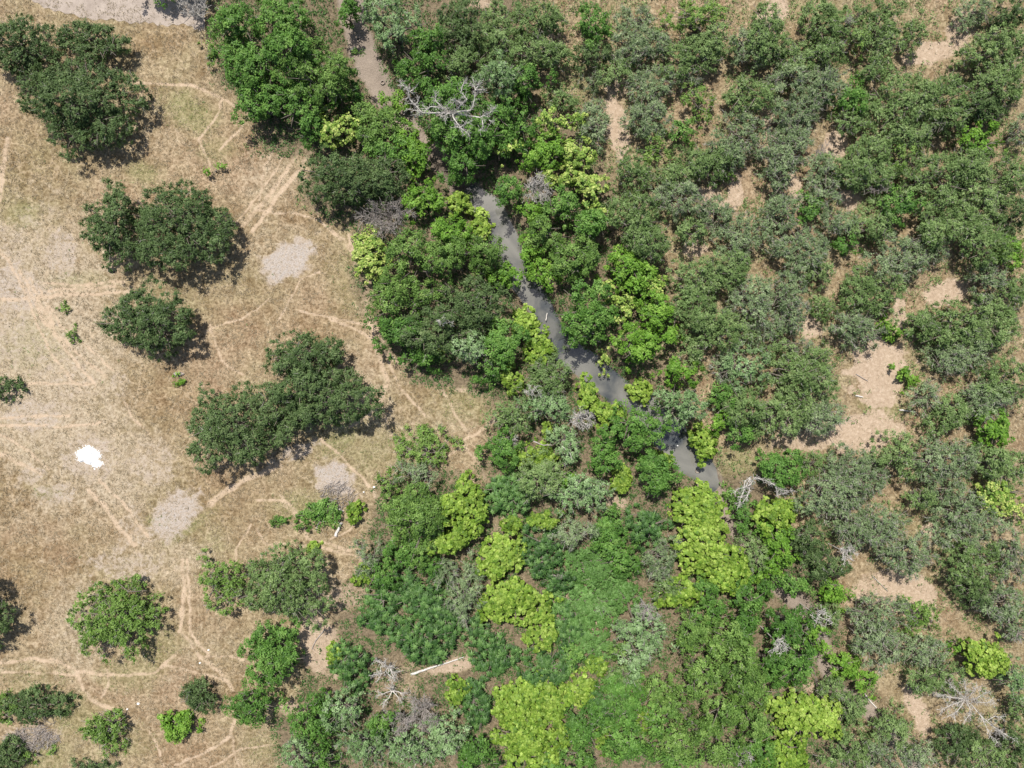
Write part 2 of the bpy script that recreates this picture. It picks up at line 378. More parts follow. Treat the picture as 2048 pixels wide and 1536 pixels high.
def ground_mat():
    m, nt = new_mat("dry_ground")
    L = nt.links.new
    tc = N(nt, "ShaderNodeTexCoord"); pos = tc.outputs["Object"]
    def noise(scale, detail=4.0, dist=0.0, rough=0.6):
        n = N(nt, "ShaderNodeTexNoise", i_Scale=scale, i_Detail=detail, i_Roughness=rough, i_Distortion=dist)
        L(pos, n.inputs["Vector"]); return n.outputs[0]
    att = lambda k: N(nt, "ShaderNodeAttribute", attribute_name=k).outputs["Fac"]
    big, med, fine, finer = noise(0.05), noise(0.35, 5), noise(2.2, 5, 0.4, .7), noise(6.0, 4, 0.2, .75)
    def ragged(k, nz, amp=1.1, lo=0.38, hi=0.62):
        """An attribute mask broken up by noise, so that its edge is ragged and its inside patchy."""
        sub = N(nt, "ShaderNodeMath", operation='SUBTRACT', i_1=0.5); L(nz, sub.inputs[0])
        mul = N(nt, "ShaderNodeMath", operation='MULTIPLY_ADD', i_1=amp); L(sub.outputs[0], mul.inputs[0]); L(att(k), mul.inputs[2])
        mr = N(nt, "ShaderNodeMapRange", interpolation_type='SMOOTHSTEP'); mr.inputs[1].default_value = lo; mr.inputs[2].default_value = hi
        L(mul.outputs[0], mr.inputs[0]); return mr.outputs[0]
    mid = noise(0.9, 5, 0.6, .65)
    grass = ramp(nt, fine, [(0.30, (0.095, 0.072, 0.044)), (0.45, (0.210, 0.167, 0.108)), (0.58, (0.305, 0.250, 0.170)), (0.74, (0.450, 0.380, 0.280))])
    tone = ramp(nt, mid, [(0.30, (0.70, 0.65, 0.58)), (0.48, (1.0, 0.98, 0.95)), (0.70, (1.25, 1.26, 1.25))])
    grass = mixc(nt, 0.9, grass, tone, 'MULTIPLY')
    tone3 = ramp(nt, med, [(0.32, (0.76, 0.69, 0.61)), (0.5, (1.0, 0.98, 0.95)), (0.68, (1.14, 1.16, 1.14))])
    grass = mixc(nt, 0.9, grass, tone3, 'MULTIPLY')
    tone2 = ramp(nt, big, [(0.35, (0.92, 0.98, 0.88)), (0.65, (1.05, 0.98, 1.0))])
    grass = mixc(nt, 1.0, grass, tone2, 'MULTIPLY')
    # pale straw lines between the tufts
    vec = N(nt, "ShaderNodeVectorMath", operation='ADD')
    dn = N(nt, "ShaderNodeTexNoise", i_Scale=0.9, i_Detail=3.0); L(pos, dn.inputs["Vector"])
    sc = N(nt, "ShaderNodeVectorMath", operation='SCALE'); sc.inputs["Scale"].default_value = 1.9
    L(dn.outputs["Color"], sc.inputs[0]); L(pos, vec.inputs[0]); L(sc.outputs[0], vec.inputs[1])
    vo = N(nt, "ShaderNodeTexVoronoi", feature='DISTANCE_TO_EDGE', i_Scale=0.42); L(vec.outputs[0], vo.inputs["Vector"])
    ln = ramp(nt, vo.outputs[0], [(0.0, (1, 1, 1)), (0.06, (0, 0, 0))])
    lmul = N(nt, "ShaderNodeMath", operation='MULTIPLY'); lfac = N(nt, "ShaderNodeMath", operation='MULTIPLY')
    L(ln, lmul.inputs[0]); L(ramp(nt, noise(0.22), [(0.36, (0, 0, 0)), (0.58, (0.5, 0.5, 0.5))]), lmul.inputs[1])
    L(lmul.outputs[0], lfac.inputs[0]); L(att("meadow"), lfac.inputs[1])
    straw = (0.49, 0.385, 0.265)
    sandc = ramp(nt, fine, [(0.3, (0.29, 0.215, 0.150)), (0.55, (0.40, 0.31, 0.228)), (0.72, (0.50, 0.405, 0.315))])
    c = mixc(nt, att("brown"), grass, mixc(nt, 0.9, grass, (0.78, 0.66, 0.58), 'MULTIPLY'))
    c = mixc(nt, ragged("pale", mid, 1.6, .25, 1.1), c, ramp(nt, fine, [(0.3, (0.165, 0.125, 0.082)), (0.46, (0.315, 0.253, 0.176)), (0.66, (0.45, 0.382, 0.285))]))
    c = mixc(nt, lfac.outputs[0], c, straw)
    gfac = N(nt, "ShaderNodeMath", operation='MULTIPLY'); L(att("green"), gfac.inputs[0])
    L(ramp(nt, finer, [(0.35, (0.15, 0.15, 0.15)), (0.6, (0.85, 0.85, 0.85))]), gfac.inputs[1])
    c = mixc(nt, gfac.outputs[0], c, ramp(nt, fine, [(0.35, (0.10, 0.125, 0.04)), (0.65, (0.27, 0.275, 0.12))]))
    c = mixc(nt, ragged("sand", mid, 1.0, .3, .7), c, sandc)
    c = mixc(nt, ragged("grey", mid, 2.2, .25, .95), c, mixc(nt, 0.35, ramp(nt, finer, [(0.3, (0.19, 0.155, 0.125)), (0.47, (0.335, 0.285, 0.235)), (0.7, (0.46, 0.40, 0.34))]), sandc))
    c = mixc(nt, ragged("grey", fine, 2.4, .55, 1.25), c, ramp(nt, finer, [(0.34, (0.12, 0.10, 0.09)), (0.45, (0.35, 0.31, 0.275)), (0.7, (0.45, 0.405, 0.37))]))
    tf = N(nt, "ShaderNodeMath", operation='MULTIPLY', i_1=0.95); L(ragged("trail", mid, 0.8, .1, .8), tf.inputs[0])
    c = mixc(nt, tf.outputs[0], c, mixc(nt, 0.5, (0.50, 0.385, 0.27), sandc))
    c = mixc(nt, att("shady_litter"), c, ramp(nt, fine, [(0.35, (0.085, 0.068, 0.042)), (0.62, (0.215, 0.168, 0.110))]))  # dark litter, with the shade between creek-side crowns put into the ground colour
    mudc = ramp(nt, med, [(0.3, (0.185, 0.148, 0.12)), (0.65, (0.30, 0.245, 0.20))])
    c = mixc(nt, att("mud"), c, mixc(nt, 0.35, mudc, ramp(nt, finer, [(0.35, (0.10, 0.085, 0.07)), (0.6, (0.34, 0.285, 0.23))])))
    wm = N(nt, "ShaderNodeMath", operation='MULTIPLY', i_1=0.8); L(att("shaded_wetmud"), wm.inputs[0])
    c = mixc(nt, wm.outputs[0], c, ramp(nt, finer, [(0.35, (0.045, 0.036, 0.028)), (0.65, (0.125, 0.098, 0.076))]))
    p = N(nt, "ShaderNodeBsdfPrincipled", i_Roughness=0.95)
    p.inputs["Specular IOR Level"].default_value = 0.1
    L(c, p.inputs["Base Color"])
    ad = N(nt, "ShaderNodeMath", operation='ADD'); L(fine, ad.inputs[0]); L(finer, ad.inputs[1])
    b = N(nt, "ShaderNodeBump", i_Strength=0.55, i_Distance=0.22); L(ad.outputs[0], b.inputs["Height"]); L(b.outputs[0], p.inputs["Normal"])
    o = N(nt, "ShaderNodeOutputMaterial"); L(p.outputs[0], o.inputs[0])
    return m

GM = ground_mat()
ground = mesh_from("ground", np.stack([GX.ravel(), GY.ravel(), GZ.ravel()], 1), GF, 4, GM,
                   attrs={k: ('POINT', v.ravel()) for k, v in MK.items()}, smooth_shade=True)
tag(ground, "dry tan grassland and sandy soil cut by a creek channel", None, None, 'structure')

# dirt road in the upper corner: a draped sheet a little above the ground
def dirt_road():
    ed0 = [(-260, -30), (60, 0), (120, 26), (200, 40), (270, 45), (320, 50), (380, 52), (412, 66)]
    cols = []
    for k in range(len(ed0) - 1):
        for t in np.linspace(0, 1, 14, endpoint=False):
            cols.append((ed0[k][0] + t * (ed0[k + 1][0] - ed0[k][0]), ed0[k][1] + t * (ed0[k + 1][1] - ed0[k][1])))
    rows = 16; V = []
    for r in range(rows):
        for i, (x, y) in enumerate(cols):
            w = at(x, y + (math.sin(i * 1.3) + math.sin(i * 0.37)) * 2.2 * (r == 0) - r * 8)
            V.append((w[0], w[1], 0))
    V = np.array(V); V[:, 2] = height(V[:, 0], V[:, 1]) + 0.03
    n = len(cols); F = [(r * n + i, r * n + i + 1, (r + 1) * n + i + 1, (r + 1) * n + i) for r in range(rows - 1) for i in range(n - 1)]
    m, nt = new_mat("road_dirt")
    tc = N(nt, "ShaderNodeTexCoord")
    a = N(nt, "ShaderNodeTexNoise", i_Scale=0.6, i_Detail=6.0); b = N(nt, "ShaderNodeTexNoise", i_Scale=7.0, i_Detail=3.0)
    for q in (a, b): nt.links.new(tc.outputs["Object"], q.inputs["Vector"])
    c = ramp(nt, a.outputs[0], [(0.3, (0.26, 0.215, 0.18)), (0.7, (0.37, 0.315, 0.27))])
    c = mixc(nt, 0.5, c, ramp(nt, b.outputs[0], [(0.35, (0.7, 0.68, 0.66)), (0.6, (1.1, 1.1, 1.1))]), 'MULTIPLY')
    p = N(nt, "ShaderNodeBsdfPrincipled", i_Roughness=0.95); nt.links.new(c, p.inputs["Base Color"])
    bp = N(nt, "ShaderNodeBump", i_Strength=0.3, i_Distance=0.08); nt.links.new(b.outputs[0], bp.inputs["Height"]); nt.links.new(bp.outputs[0], p.inputs["Normal"])
    o = N(nt, "ShaderNodeOutputMaterial"); nt.links.new(p.outputs[0], o.inputs[0])
    tag(mesh_from("dirt_road", V, [tuple(reversed(f)) for f in F], None, m, smooth_shade=True), "pinkish grey dirt road across the upper corner", None, None, 'structure')
dirt_road()

def creek_water():
    pts = [(890, 330)] + [p for p in CREEK if 370 <= p[1] <= 930] + [(1400, 935), (1440, 990)]
    P = np.array([at(*p)[:2] for p in pts]); T = np.gradient(P, axis=0); T /= np.linalg.norm(T, axis=1, keepdims=True)
    Nn = np.stack([-T[:, 1], T[:, 0]], 1); V = []
    for k in range(len(P)):
        for s in (-4.6, 0, 4.6):
            V.append((*(P[k] + Nn[k] * s), WATER_Z))
    F = []
    for k in range(len(P) - 1):
        for j in (0, 1):
            F.append((k * 3 + j, k * 3 + j + 1, k * 3 + j + 4, k * 3 + j + 3))
    m, nt = new_mat("turbid_water")
    tc = N(nt, "ShaderNodeTexCoord")
    a = N(nt, "ShaderNodeTexNoise", i_Scale=0.14, i_Detail=4.0, i_Distortion=0.8); b = N(nt, "ShaderNodeTexNoise", i_Scale=1.6, i_Detail=3.0)
    for q in (a, b): nt.links.new(tc.outputs["Object"], q.inputs["Vector"])
    c = ramp(nt, a.outputs[0], [(0.38, (0.050, 0.056, 0.058)), (0.50, (0.130, 0.128, 0.114)), (0.66, (0.195, 0.190, 0.168))])  # dark bluish patches paint shaded reflections into the base colour
    p = N(nt, "ShaderNodeBsdfPrincipled", i_Roughness=0.04); nt.links.new(c, p.inputs["Base Color"]); p.inputs["IOR"].default_value = 1.45
    p.inputs["Specular IOR Level"].default_value = 1.0
    bp = N(nt, "ShaderNodeBump", i_Strength=0.12, i_Distance=0.05); nt.links.new(b.outputs[0], bp.inputs["Height"]); nt.links.new(bp.outputs[0], p.inputs["Normal"])
    o = N(nt, "ShaderNodeOutputMaterial"); nt.links.new(p.outputs[0], o.inputs[0])
    Fo = []
    for f in F:
        v0, v1, v2 = (np.array(V[i]) for i in f[:3]); Fo.append(f if np.cross(v1 - v0, v2 - v0)[2] > 0 else tuple(reversed(f)))
    tag(mesh_from("creek_water", np.array(V), Fo, None, m), "still grey-brown water of the narrow creek", None, None, 'structure')
creek_water()

# ------------------------------------------------------------------ foliage
#            clump r, clumps/area, leaves/clump, leaf L, leaf W, up bias, spray, twigs per m2, flat
KIND = {'Y': (0.54, 1.9, 36, 0.34, 0.17, 1.0, 1, 0.4, 0.65), 'M': (0.60, 2.4, 46, 0.33, 0.14, 0.8, 3, 0.5, 0.75), 'O': (0.60, 2.4, 44, 0.32, 0.135, 0.8, 3, 1.2, 0.75), 'B': (0.62, 2.1, 42, 0.31, 0.12, 0.75, 3, 3.4, 0.8),
        'C': (0.54, 1.8, 32, 0.36, 0.20, 1.0, 1, 0.25, 0.6), 'V': (0.52, 1.7, 30, 0.38, 0.23, 1.0, 1, 0.05, 0.6), 'D': (0.36, 1.7, 14, 0.40, 0.34, 1.3, 0, 0.0, 0.5),
        'E': (0.43, 1.2, 14, 0.62, 0.22, 1.3, 2, 0.0, 0.3), 'F': (0.40, 1.5, 17, 0.36, 0.27, 1.1, 0, 0.1, 0.5), 'G': (0.54, 1.7, 36, 0.33, 0.16, 0.9, 3, 1.8, 0.7),
        'L': (0.60, 2.0, 40, 0.34, 0.16, 0.9, 3, 1.2, 0.7), 'H': (0.42, 1.6, 22, 0.30, 0.20, 1.3, 0, 0.0, 0.35)}

def unit(v):
    return v / (np.linalg.norm(v, axis=-1, keepdims=True) + 1e-9)

def crown_layout(r, rx, ry, h, kind):
    """Lobes of a crown (centre, radii) in tree space."""
    area = math.pi * rx * ry
    n = int(np.clip(round(area / (10 if kind == 'M' else 13)), 1, 12))
    hb = h * (0.12 if kind in 'DEH' or h < 3.2 else 0.42 if kind == 'M' else 0.32)
    lobes = []
    if n == 1:
        lobes.append((0, 0, hb, rx, ry, h - hb))
    else:
        k = math.sqrt(1.7 / n) if n > 2 else 0.74
        k = min(max(k, 0.44), 0.72)
        a0 = r.random() * 6.28
        for i in range(n):
            inner = max(0, n - 6)
            if i < inner or n > 3 and i == 0:
                d, a = 0.34 * r.random(), r.random() * 6.28
            else:
                a = a0 + 6.28 * (i - max(inner, 1 if n > 3 else 0)) / max(n - max(inner, 1 if n > 3 else 0), 1) + r.normal(0, 0.22); d = (1 - k) * r.uniform(0.82, 1.1)
            kk = k * r.uniform(0.82, 1.2); top = h * (1 - 0.30 * d * d) * r.uniform(0.74, 1.05)
            lobes.append((d * rx * math.cos(a), d * ry * math.sin(a), hb * r.uniform(0.8, 1.5), rx * kk, ry * kk, max(top - hb, 0.3 * h)))
    return np.array(lobes)

def px_seed(r):
    return float(r.uniform(0, 400))

def crown_mesh(r, rx, ry, h, kind):
    rc, dens, nl, LL, LW, upb, spray, twig_d, flat = KIND[kind]
    lob = crown_layout(r, rx, ry, h, kind)
    small = min(rx, ry) < 1.4
    if small: rc *= 0.7; nl = int(nl * 0.8)
    w = lob[:, 3] * lob[:, 4]
    nc = max(int(dens * w.sum() * 1.15 / (rc * rc)), 8)
    li = r.choice(len(lob), nc, p=w / w.sum())
    rho = np.sqrt(r.random(nc)) * 0.98; th = r.random(nc) * 6.2832
    side = r.random(nc) < (0.34 if kind in 'ML' else 0.22)
    rho = np.where(side, r.uniform(0.85, 1.0, nc), rho)
    zz = np.where(side, r.uniform(-0.25, 0.45, nc), np.sqrt(1 - rho * rho))
    if flat < 0.55:
        zz = np.sign(zz) * np.abs(zz) ** 0.7
    shell = np.where(r.random(nc) < 0.22, r.uniform(0.45, 0.8, nc), r.uniform(0.86, 1.04, nc))
    # uneven outline: some directions bulge
    bul = 1 + 0.10 * np.sin(th * 3 + li * 1.7) + 0.07 * np.sin(th * 5 + li * 2.9)
    d = np.stack([rho * np.cos(th) * bul, rho * np.sin(th) * bul, zz], 1) * shell[:, None]
    c = lob[li, :3] + d * lob[li, 3:6]
    out = unit(d / lob[li, 3:6])
    keep = np.ones(nc, bool)
    for k in range(len(lob)):
        q = (c - lob[k, :3]) / lob[k, 3:6]
        deep = (np.linalg.norm(q, axis=1) < 0.72) & (li != k) & (q[:, 2] > -0.1)
        keep &= ~(deep & (r.random(nc) < 0.75))
    # leave gaps where a slow noise is low
    gap = vnoise(c[:, 0] + r.uniform(0, 500), c[:, 1] + r.uniform(0, 500), 1.5, 77, 2)
    thr = 0.27 if kind in 'LED' else 0.17 if kind in 'HM' else 0.2 if kind in 'OB' else 0.26
    keep &= (gap > thr) | (r.random(nc) < 0.25)
    if kind != 'H':
        R1 = 1.15 if kind in 'DE' else 1.75 if kind in 'CYGOB' else 1.45
        R1 = min(R1, 0.55 * min(rx, ry))
        ns = max(int(0.62 * math.pi * rx * ry / R1 ** 2), 2)
        sc = c[r.choice(nc, min(ns, nc), replace=False)]
        dmin = np.full(nc, 1e9)
        for q in sc:
            dmin = np.minimum(dmin, np.linalg.norm((c - q) * np.array([1, 1, 0.8]), axis=1))
        t = dmin / R1
        c = c + out * (R1 * (0.6 if kind in 'DE' else 0.7 if kind in 'M' else 0.8 if kind in 'OB' else 1.1) * (0.5 - np.clip(t, 0, 1.3) ** 2))[:, None]
        keep &= ~((t > 1.12) & (r.random(nc) < (0.0 if kind == 'M' else 0.2 if kind in 'OBG' else 0.7)))
    c, out = c[keep], out[keep]; nc = len(c)
    if kind in 'EH':
        c[:, 2] *= 0.55 + 0.9 * vnoise(c[:, 0] + px_seed(r), c[:, 1], 1.7, 15, 2)
    c[:, 2] = np.maximum(c[:, 2], 0.15)
    ctint = np.clip(r.normal(0.45, 0.26 if kind == 'E' else 0.19, nc) + r.normal(0, 0.08) + 0.25 * (vnoise(c[:, 0], c[:, 1], 2.2, int(r.integers(999)), 2) - 0.5), 0, 1)
    n = nc * nl
    ci = np.repeat(np.arange(nc), nl)
    rcs = rc * r.uniform(0.6, 1.45, nc)
    if spray == 2:
        k = np.tile(np.arange(nl), nc); ang = k * 6.2832 * 2.0 / nl + r.random(nc)[ci] * 6.28
        inner = (k % 2)
        rad = np.where(inner, 0.13, 0.27) * r.uniform(0.85, 1.15, n) * (rcs / rc)[ci]
        off = np.stack([np.cos(ang) * rad, np.sin(ang) * rad, np.where(inner, 0.10, -0.02) + r.normal(0, 0.02, n)], 1)
        ax = unit(np.stack([np.cos(ang), np.sin(ang), np.where(inner, 0.25, -0.45)], 1))
        nrm = unit(np.stack([np.cos(ang) * 0.35, np.sin(ang) * 0.35, np.ones(n)], 1) + r.normal(0, 0.12, (n, 3)))
    else:
        v = unit(r.normal(0, 1, (n, 3))); rad = np.abs(r.normal(0, 0.52, n)) if spray == 3 else r.random(n) ** 0.5
        off = v * rad[:, None] * rcs[ci][:, None] * np.array([1, 1, 0.62])
        off += out[ci] * (rcs[ci] * 0.25 * r.random(n))[:, None]
        coff = unit(off * np.array([1, 1, 1.4]))
        nrm = unit(r.normal(0, 0.42, (n, 3)) + out[ci] * 0.55 + coff * 0.45 + np.array([0, 0, upb * 0.55]))
        ax = unit(off * (0.7 if spray == 3 else 1) + (0.45 if spray == 3 else 0.25) * out[ci] + r.normal(0, 0.25, (n, 3))) if spray else unit(r.normal(0, 1, (n, 3)))
    p = c[ci] + off
    p[:, 2] = np.maximum(p[:, 2], 0.06)
    ax = unit(ax - nrm * (ax * nrm).sum(1, keepdims=True)); bx = np.cross(nrm, ax)
    sz = r.uniform(0.7, 1.25, n)[:, None] * (0.8 if small else 1.0)
    a, b = ax * LL * 0.5 * sz, bx * LW * 0.5 * sz
    droop = np.array([0, 0, -0.05]) * sz
    if spray:
        V = np.stack([p - a + droop, p - b - a * 0.1, p + a + droop, p + b - a * 0.1], 1).reshape(-1, 3)
    else:
        V = np.stack([p - a * 0.9 - b * 0.55 + droop, p + a * 0.75 - b * 0.9, p + a + b * 0.45 + droop, p - a * 0.55 + b], 1).reshape(-1, 3)
    F = np.arange(4 * n)
    tint = np.clip(ctint[ci] + r.normal(0, 0.2 if kind == 'D' else 0.14, n), 0, 1)
    if kind == 'F':
        fl = r.random(nc) < 0.5
        tint = np.where(fl[ci] & (r.random(n) < 0.6), r.uniform(0.8, 1, n), np.minimum(tint, 0.6))
    return V, F, tint, c, out, lob

def trunk_tubes(r, lob, h, rx, ry):
    base = np.array([0, 0, -0.25]); area = math.pi * rx * ry
    tr = float(np.clip(0.055 * math.sqrt(area), 0.05, 0.38))
    fork = np.array([r.normal(0, 0.12) * rx, r.normal(0, 0.12) * ry, h * r.uniform(0.24, 0.34)])
    paths = [(np.array([base, base * 0.4 + fork * 0.3 + np.array([0, 0, 0.12]), fork * 0.75, fork]), np.array([tr * 1.35, tr * 1.05, tr * 0.9, tr * 0.8]))]
    for l in lob:
        tip = np.array([l[0] + r.normal(0, 0.15) * l[3], l[1] + r.normal(0, 0.15) * l[4], l[2] + l[5] * 0.72])
        mid = fork * 0.5 + tip * 0.5 + np.array([r.normal(0, 0.3), r.normal(0, 0.3), -0.06 * h])
        lr = tr * 0.6
        paths.append((np.array([fork, fork * 0.75 + mid * 0.25, mid, tip]), np.array([lr, lr * 0.85, lr * 0.55, lr * 0.2])))
        for _ in range(3):
            a = r.random() * 6.28; t2 = l[:3] + np.array([math.cos(a) * l[3] * 0.75, math.sin(a) * l[4] * 0.75, l[5] * r.uniform(0.35, 0.75)])
            s = mid * 0.55 + tip * 0.45
            paths.append((np.array([s, (s + t2) / 2 + np.array([0, 0, 0.1]), t2]), np.array([lr * 0.4, lr * 0.28, lr * 0.1])))
    return paths

NAME = {'Y': 'leafy_tree', 'M': 'spreading_tree', 'O': 'scrub_tree', 'B': 'thorn_tree', 'C': 'leafy_tree', 'V': 'bushy_tree', 'D': 'broadleaf_tree', 'E': 'palmate_shrub', 'F': 'flowering_tree', 'G': 'silver_tree', 'L': 'feathery_tree', 'H': 'creeper_mound'}

def make_tree(px, py, rx, ry, kind, h, name=None):
    r = np.random.default_rng(int(px * 7919 + py * 104729 + rx * 31) % (2 ** 31))
    zc = h * 0.6
    w = at(px, py, zc); k = S * (1 - zc / H)
    X, Y = float(w[0]), float(w[1])
    z0 = hz(X, Y)
    gw = 1.2 if kind in 'OBEHL' else 1.02 if kind in 'CGY' and py > 1150 and px > 1100 else 1.12 if kind in 'DCGY' else 1.1
    rX, rY = max(rx * k * gw - 0.1, 0.3), max(ry * k * gw - 0.1, 0.3)
    root = empty(name or NAME[kind], (X, Y, z0))
    V, F, tint, cc, out, lob = crown_mesh(r, rX, rY, h, kind)
    mesh_from("crown", V, F, 4, LEAF[kind], root, {"tint": ('FACE', tint)})
    tv, tf = tubes(trunk_tubes(r, lob, h, rX, rY), 6)
    mesh_from("trunk", tv, tf, 4, BARK, root, smooth_shade=True)
    tw = KIND[kind][7]
    nt_ = int(tw * math.pi * rX * rY)
    if nt_ > 2 and min(rX, rY) > 1.2:
        s = r.integers(len(cc), size=nt_)
        p0 = cc[s] - out[s] * 0.4
        d = unit(out[s] + r.normal(0, 0.55, (nt_, 3)) + np.array([0, 0, 0.25]))
        p1 = p0 + d * r.uniform(0.6, 1.5, nt_)[:, None]
        p2a = p0 + (p1 - p0) * 0.55; p2b = p2a + unit(d + r.normal(0, 0.6, (nt_, 3))) * r.uniform(0.35, 0.8, nt_)[:, None]
        tv, tf = join([twig_prisms(p0, p1, 0.034), twig_prisms(p2a, p2b, 0.024)])
        mesh_from("twig_sprays", tv, tf, 4, TWIG, root)
    return root

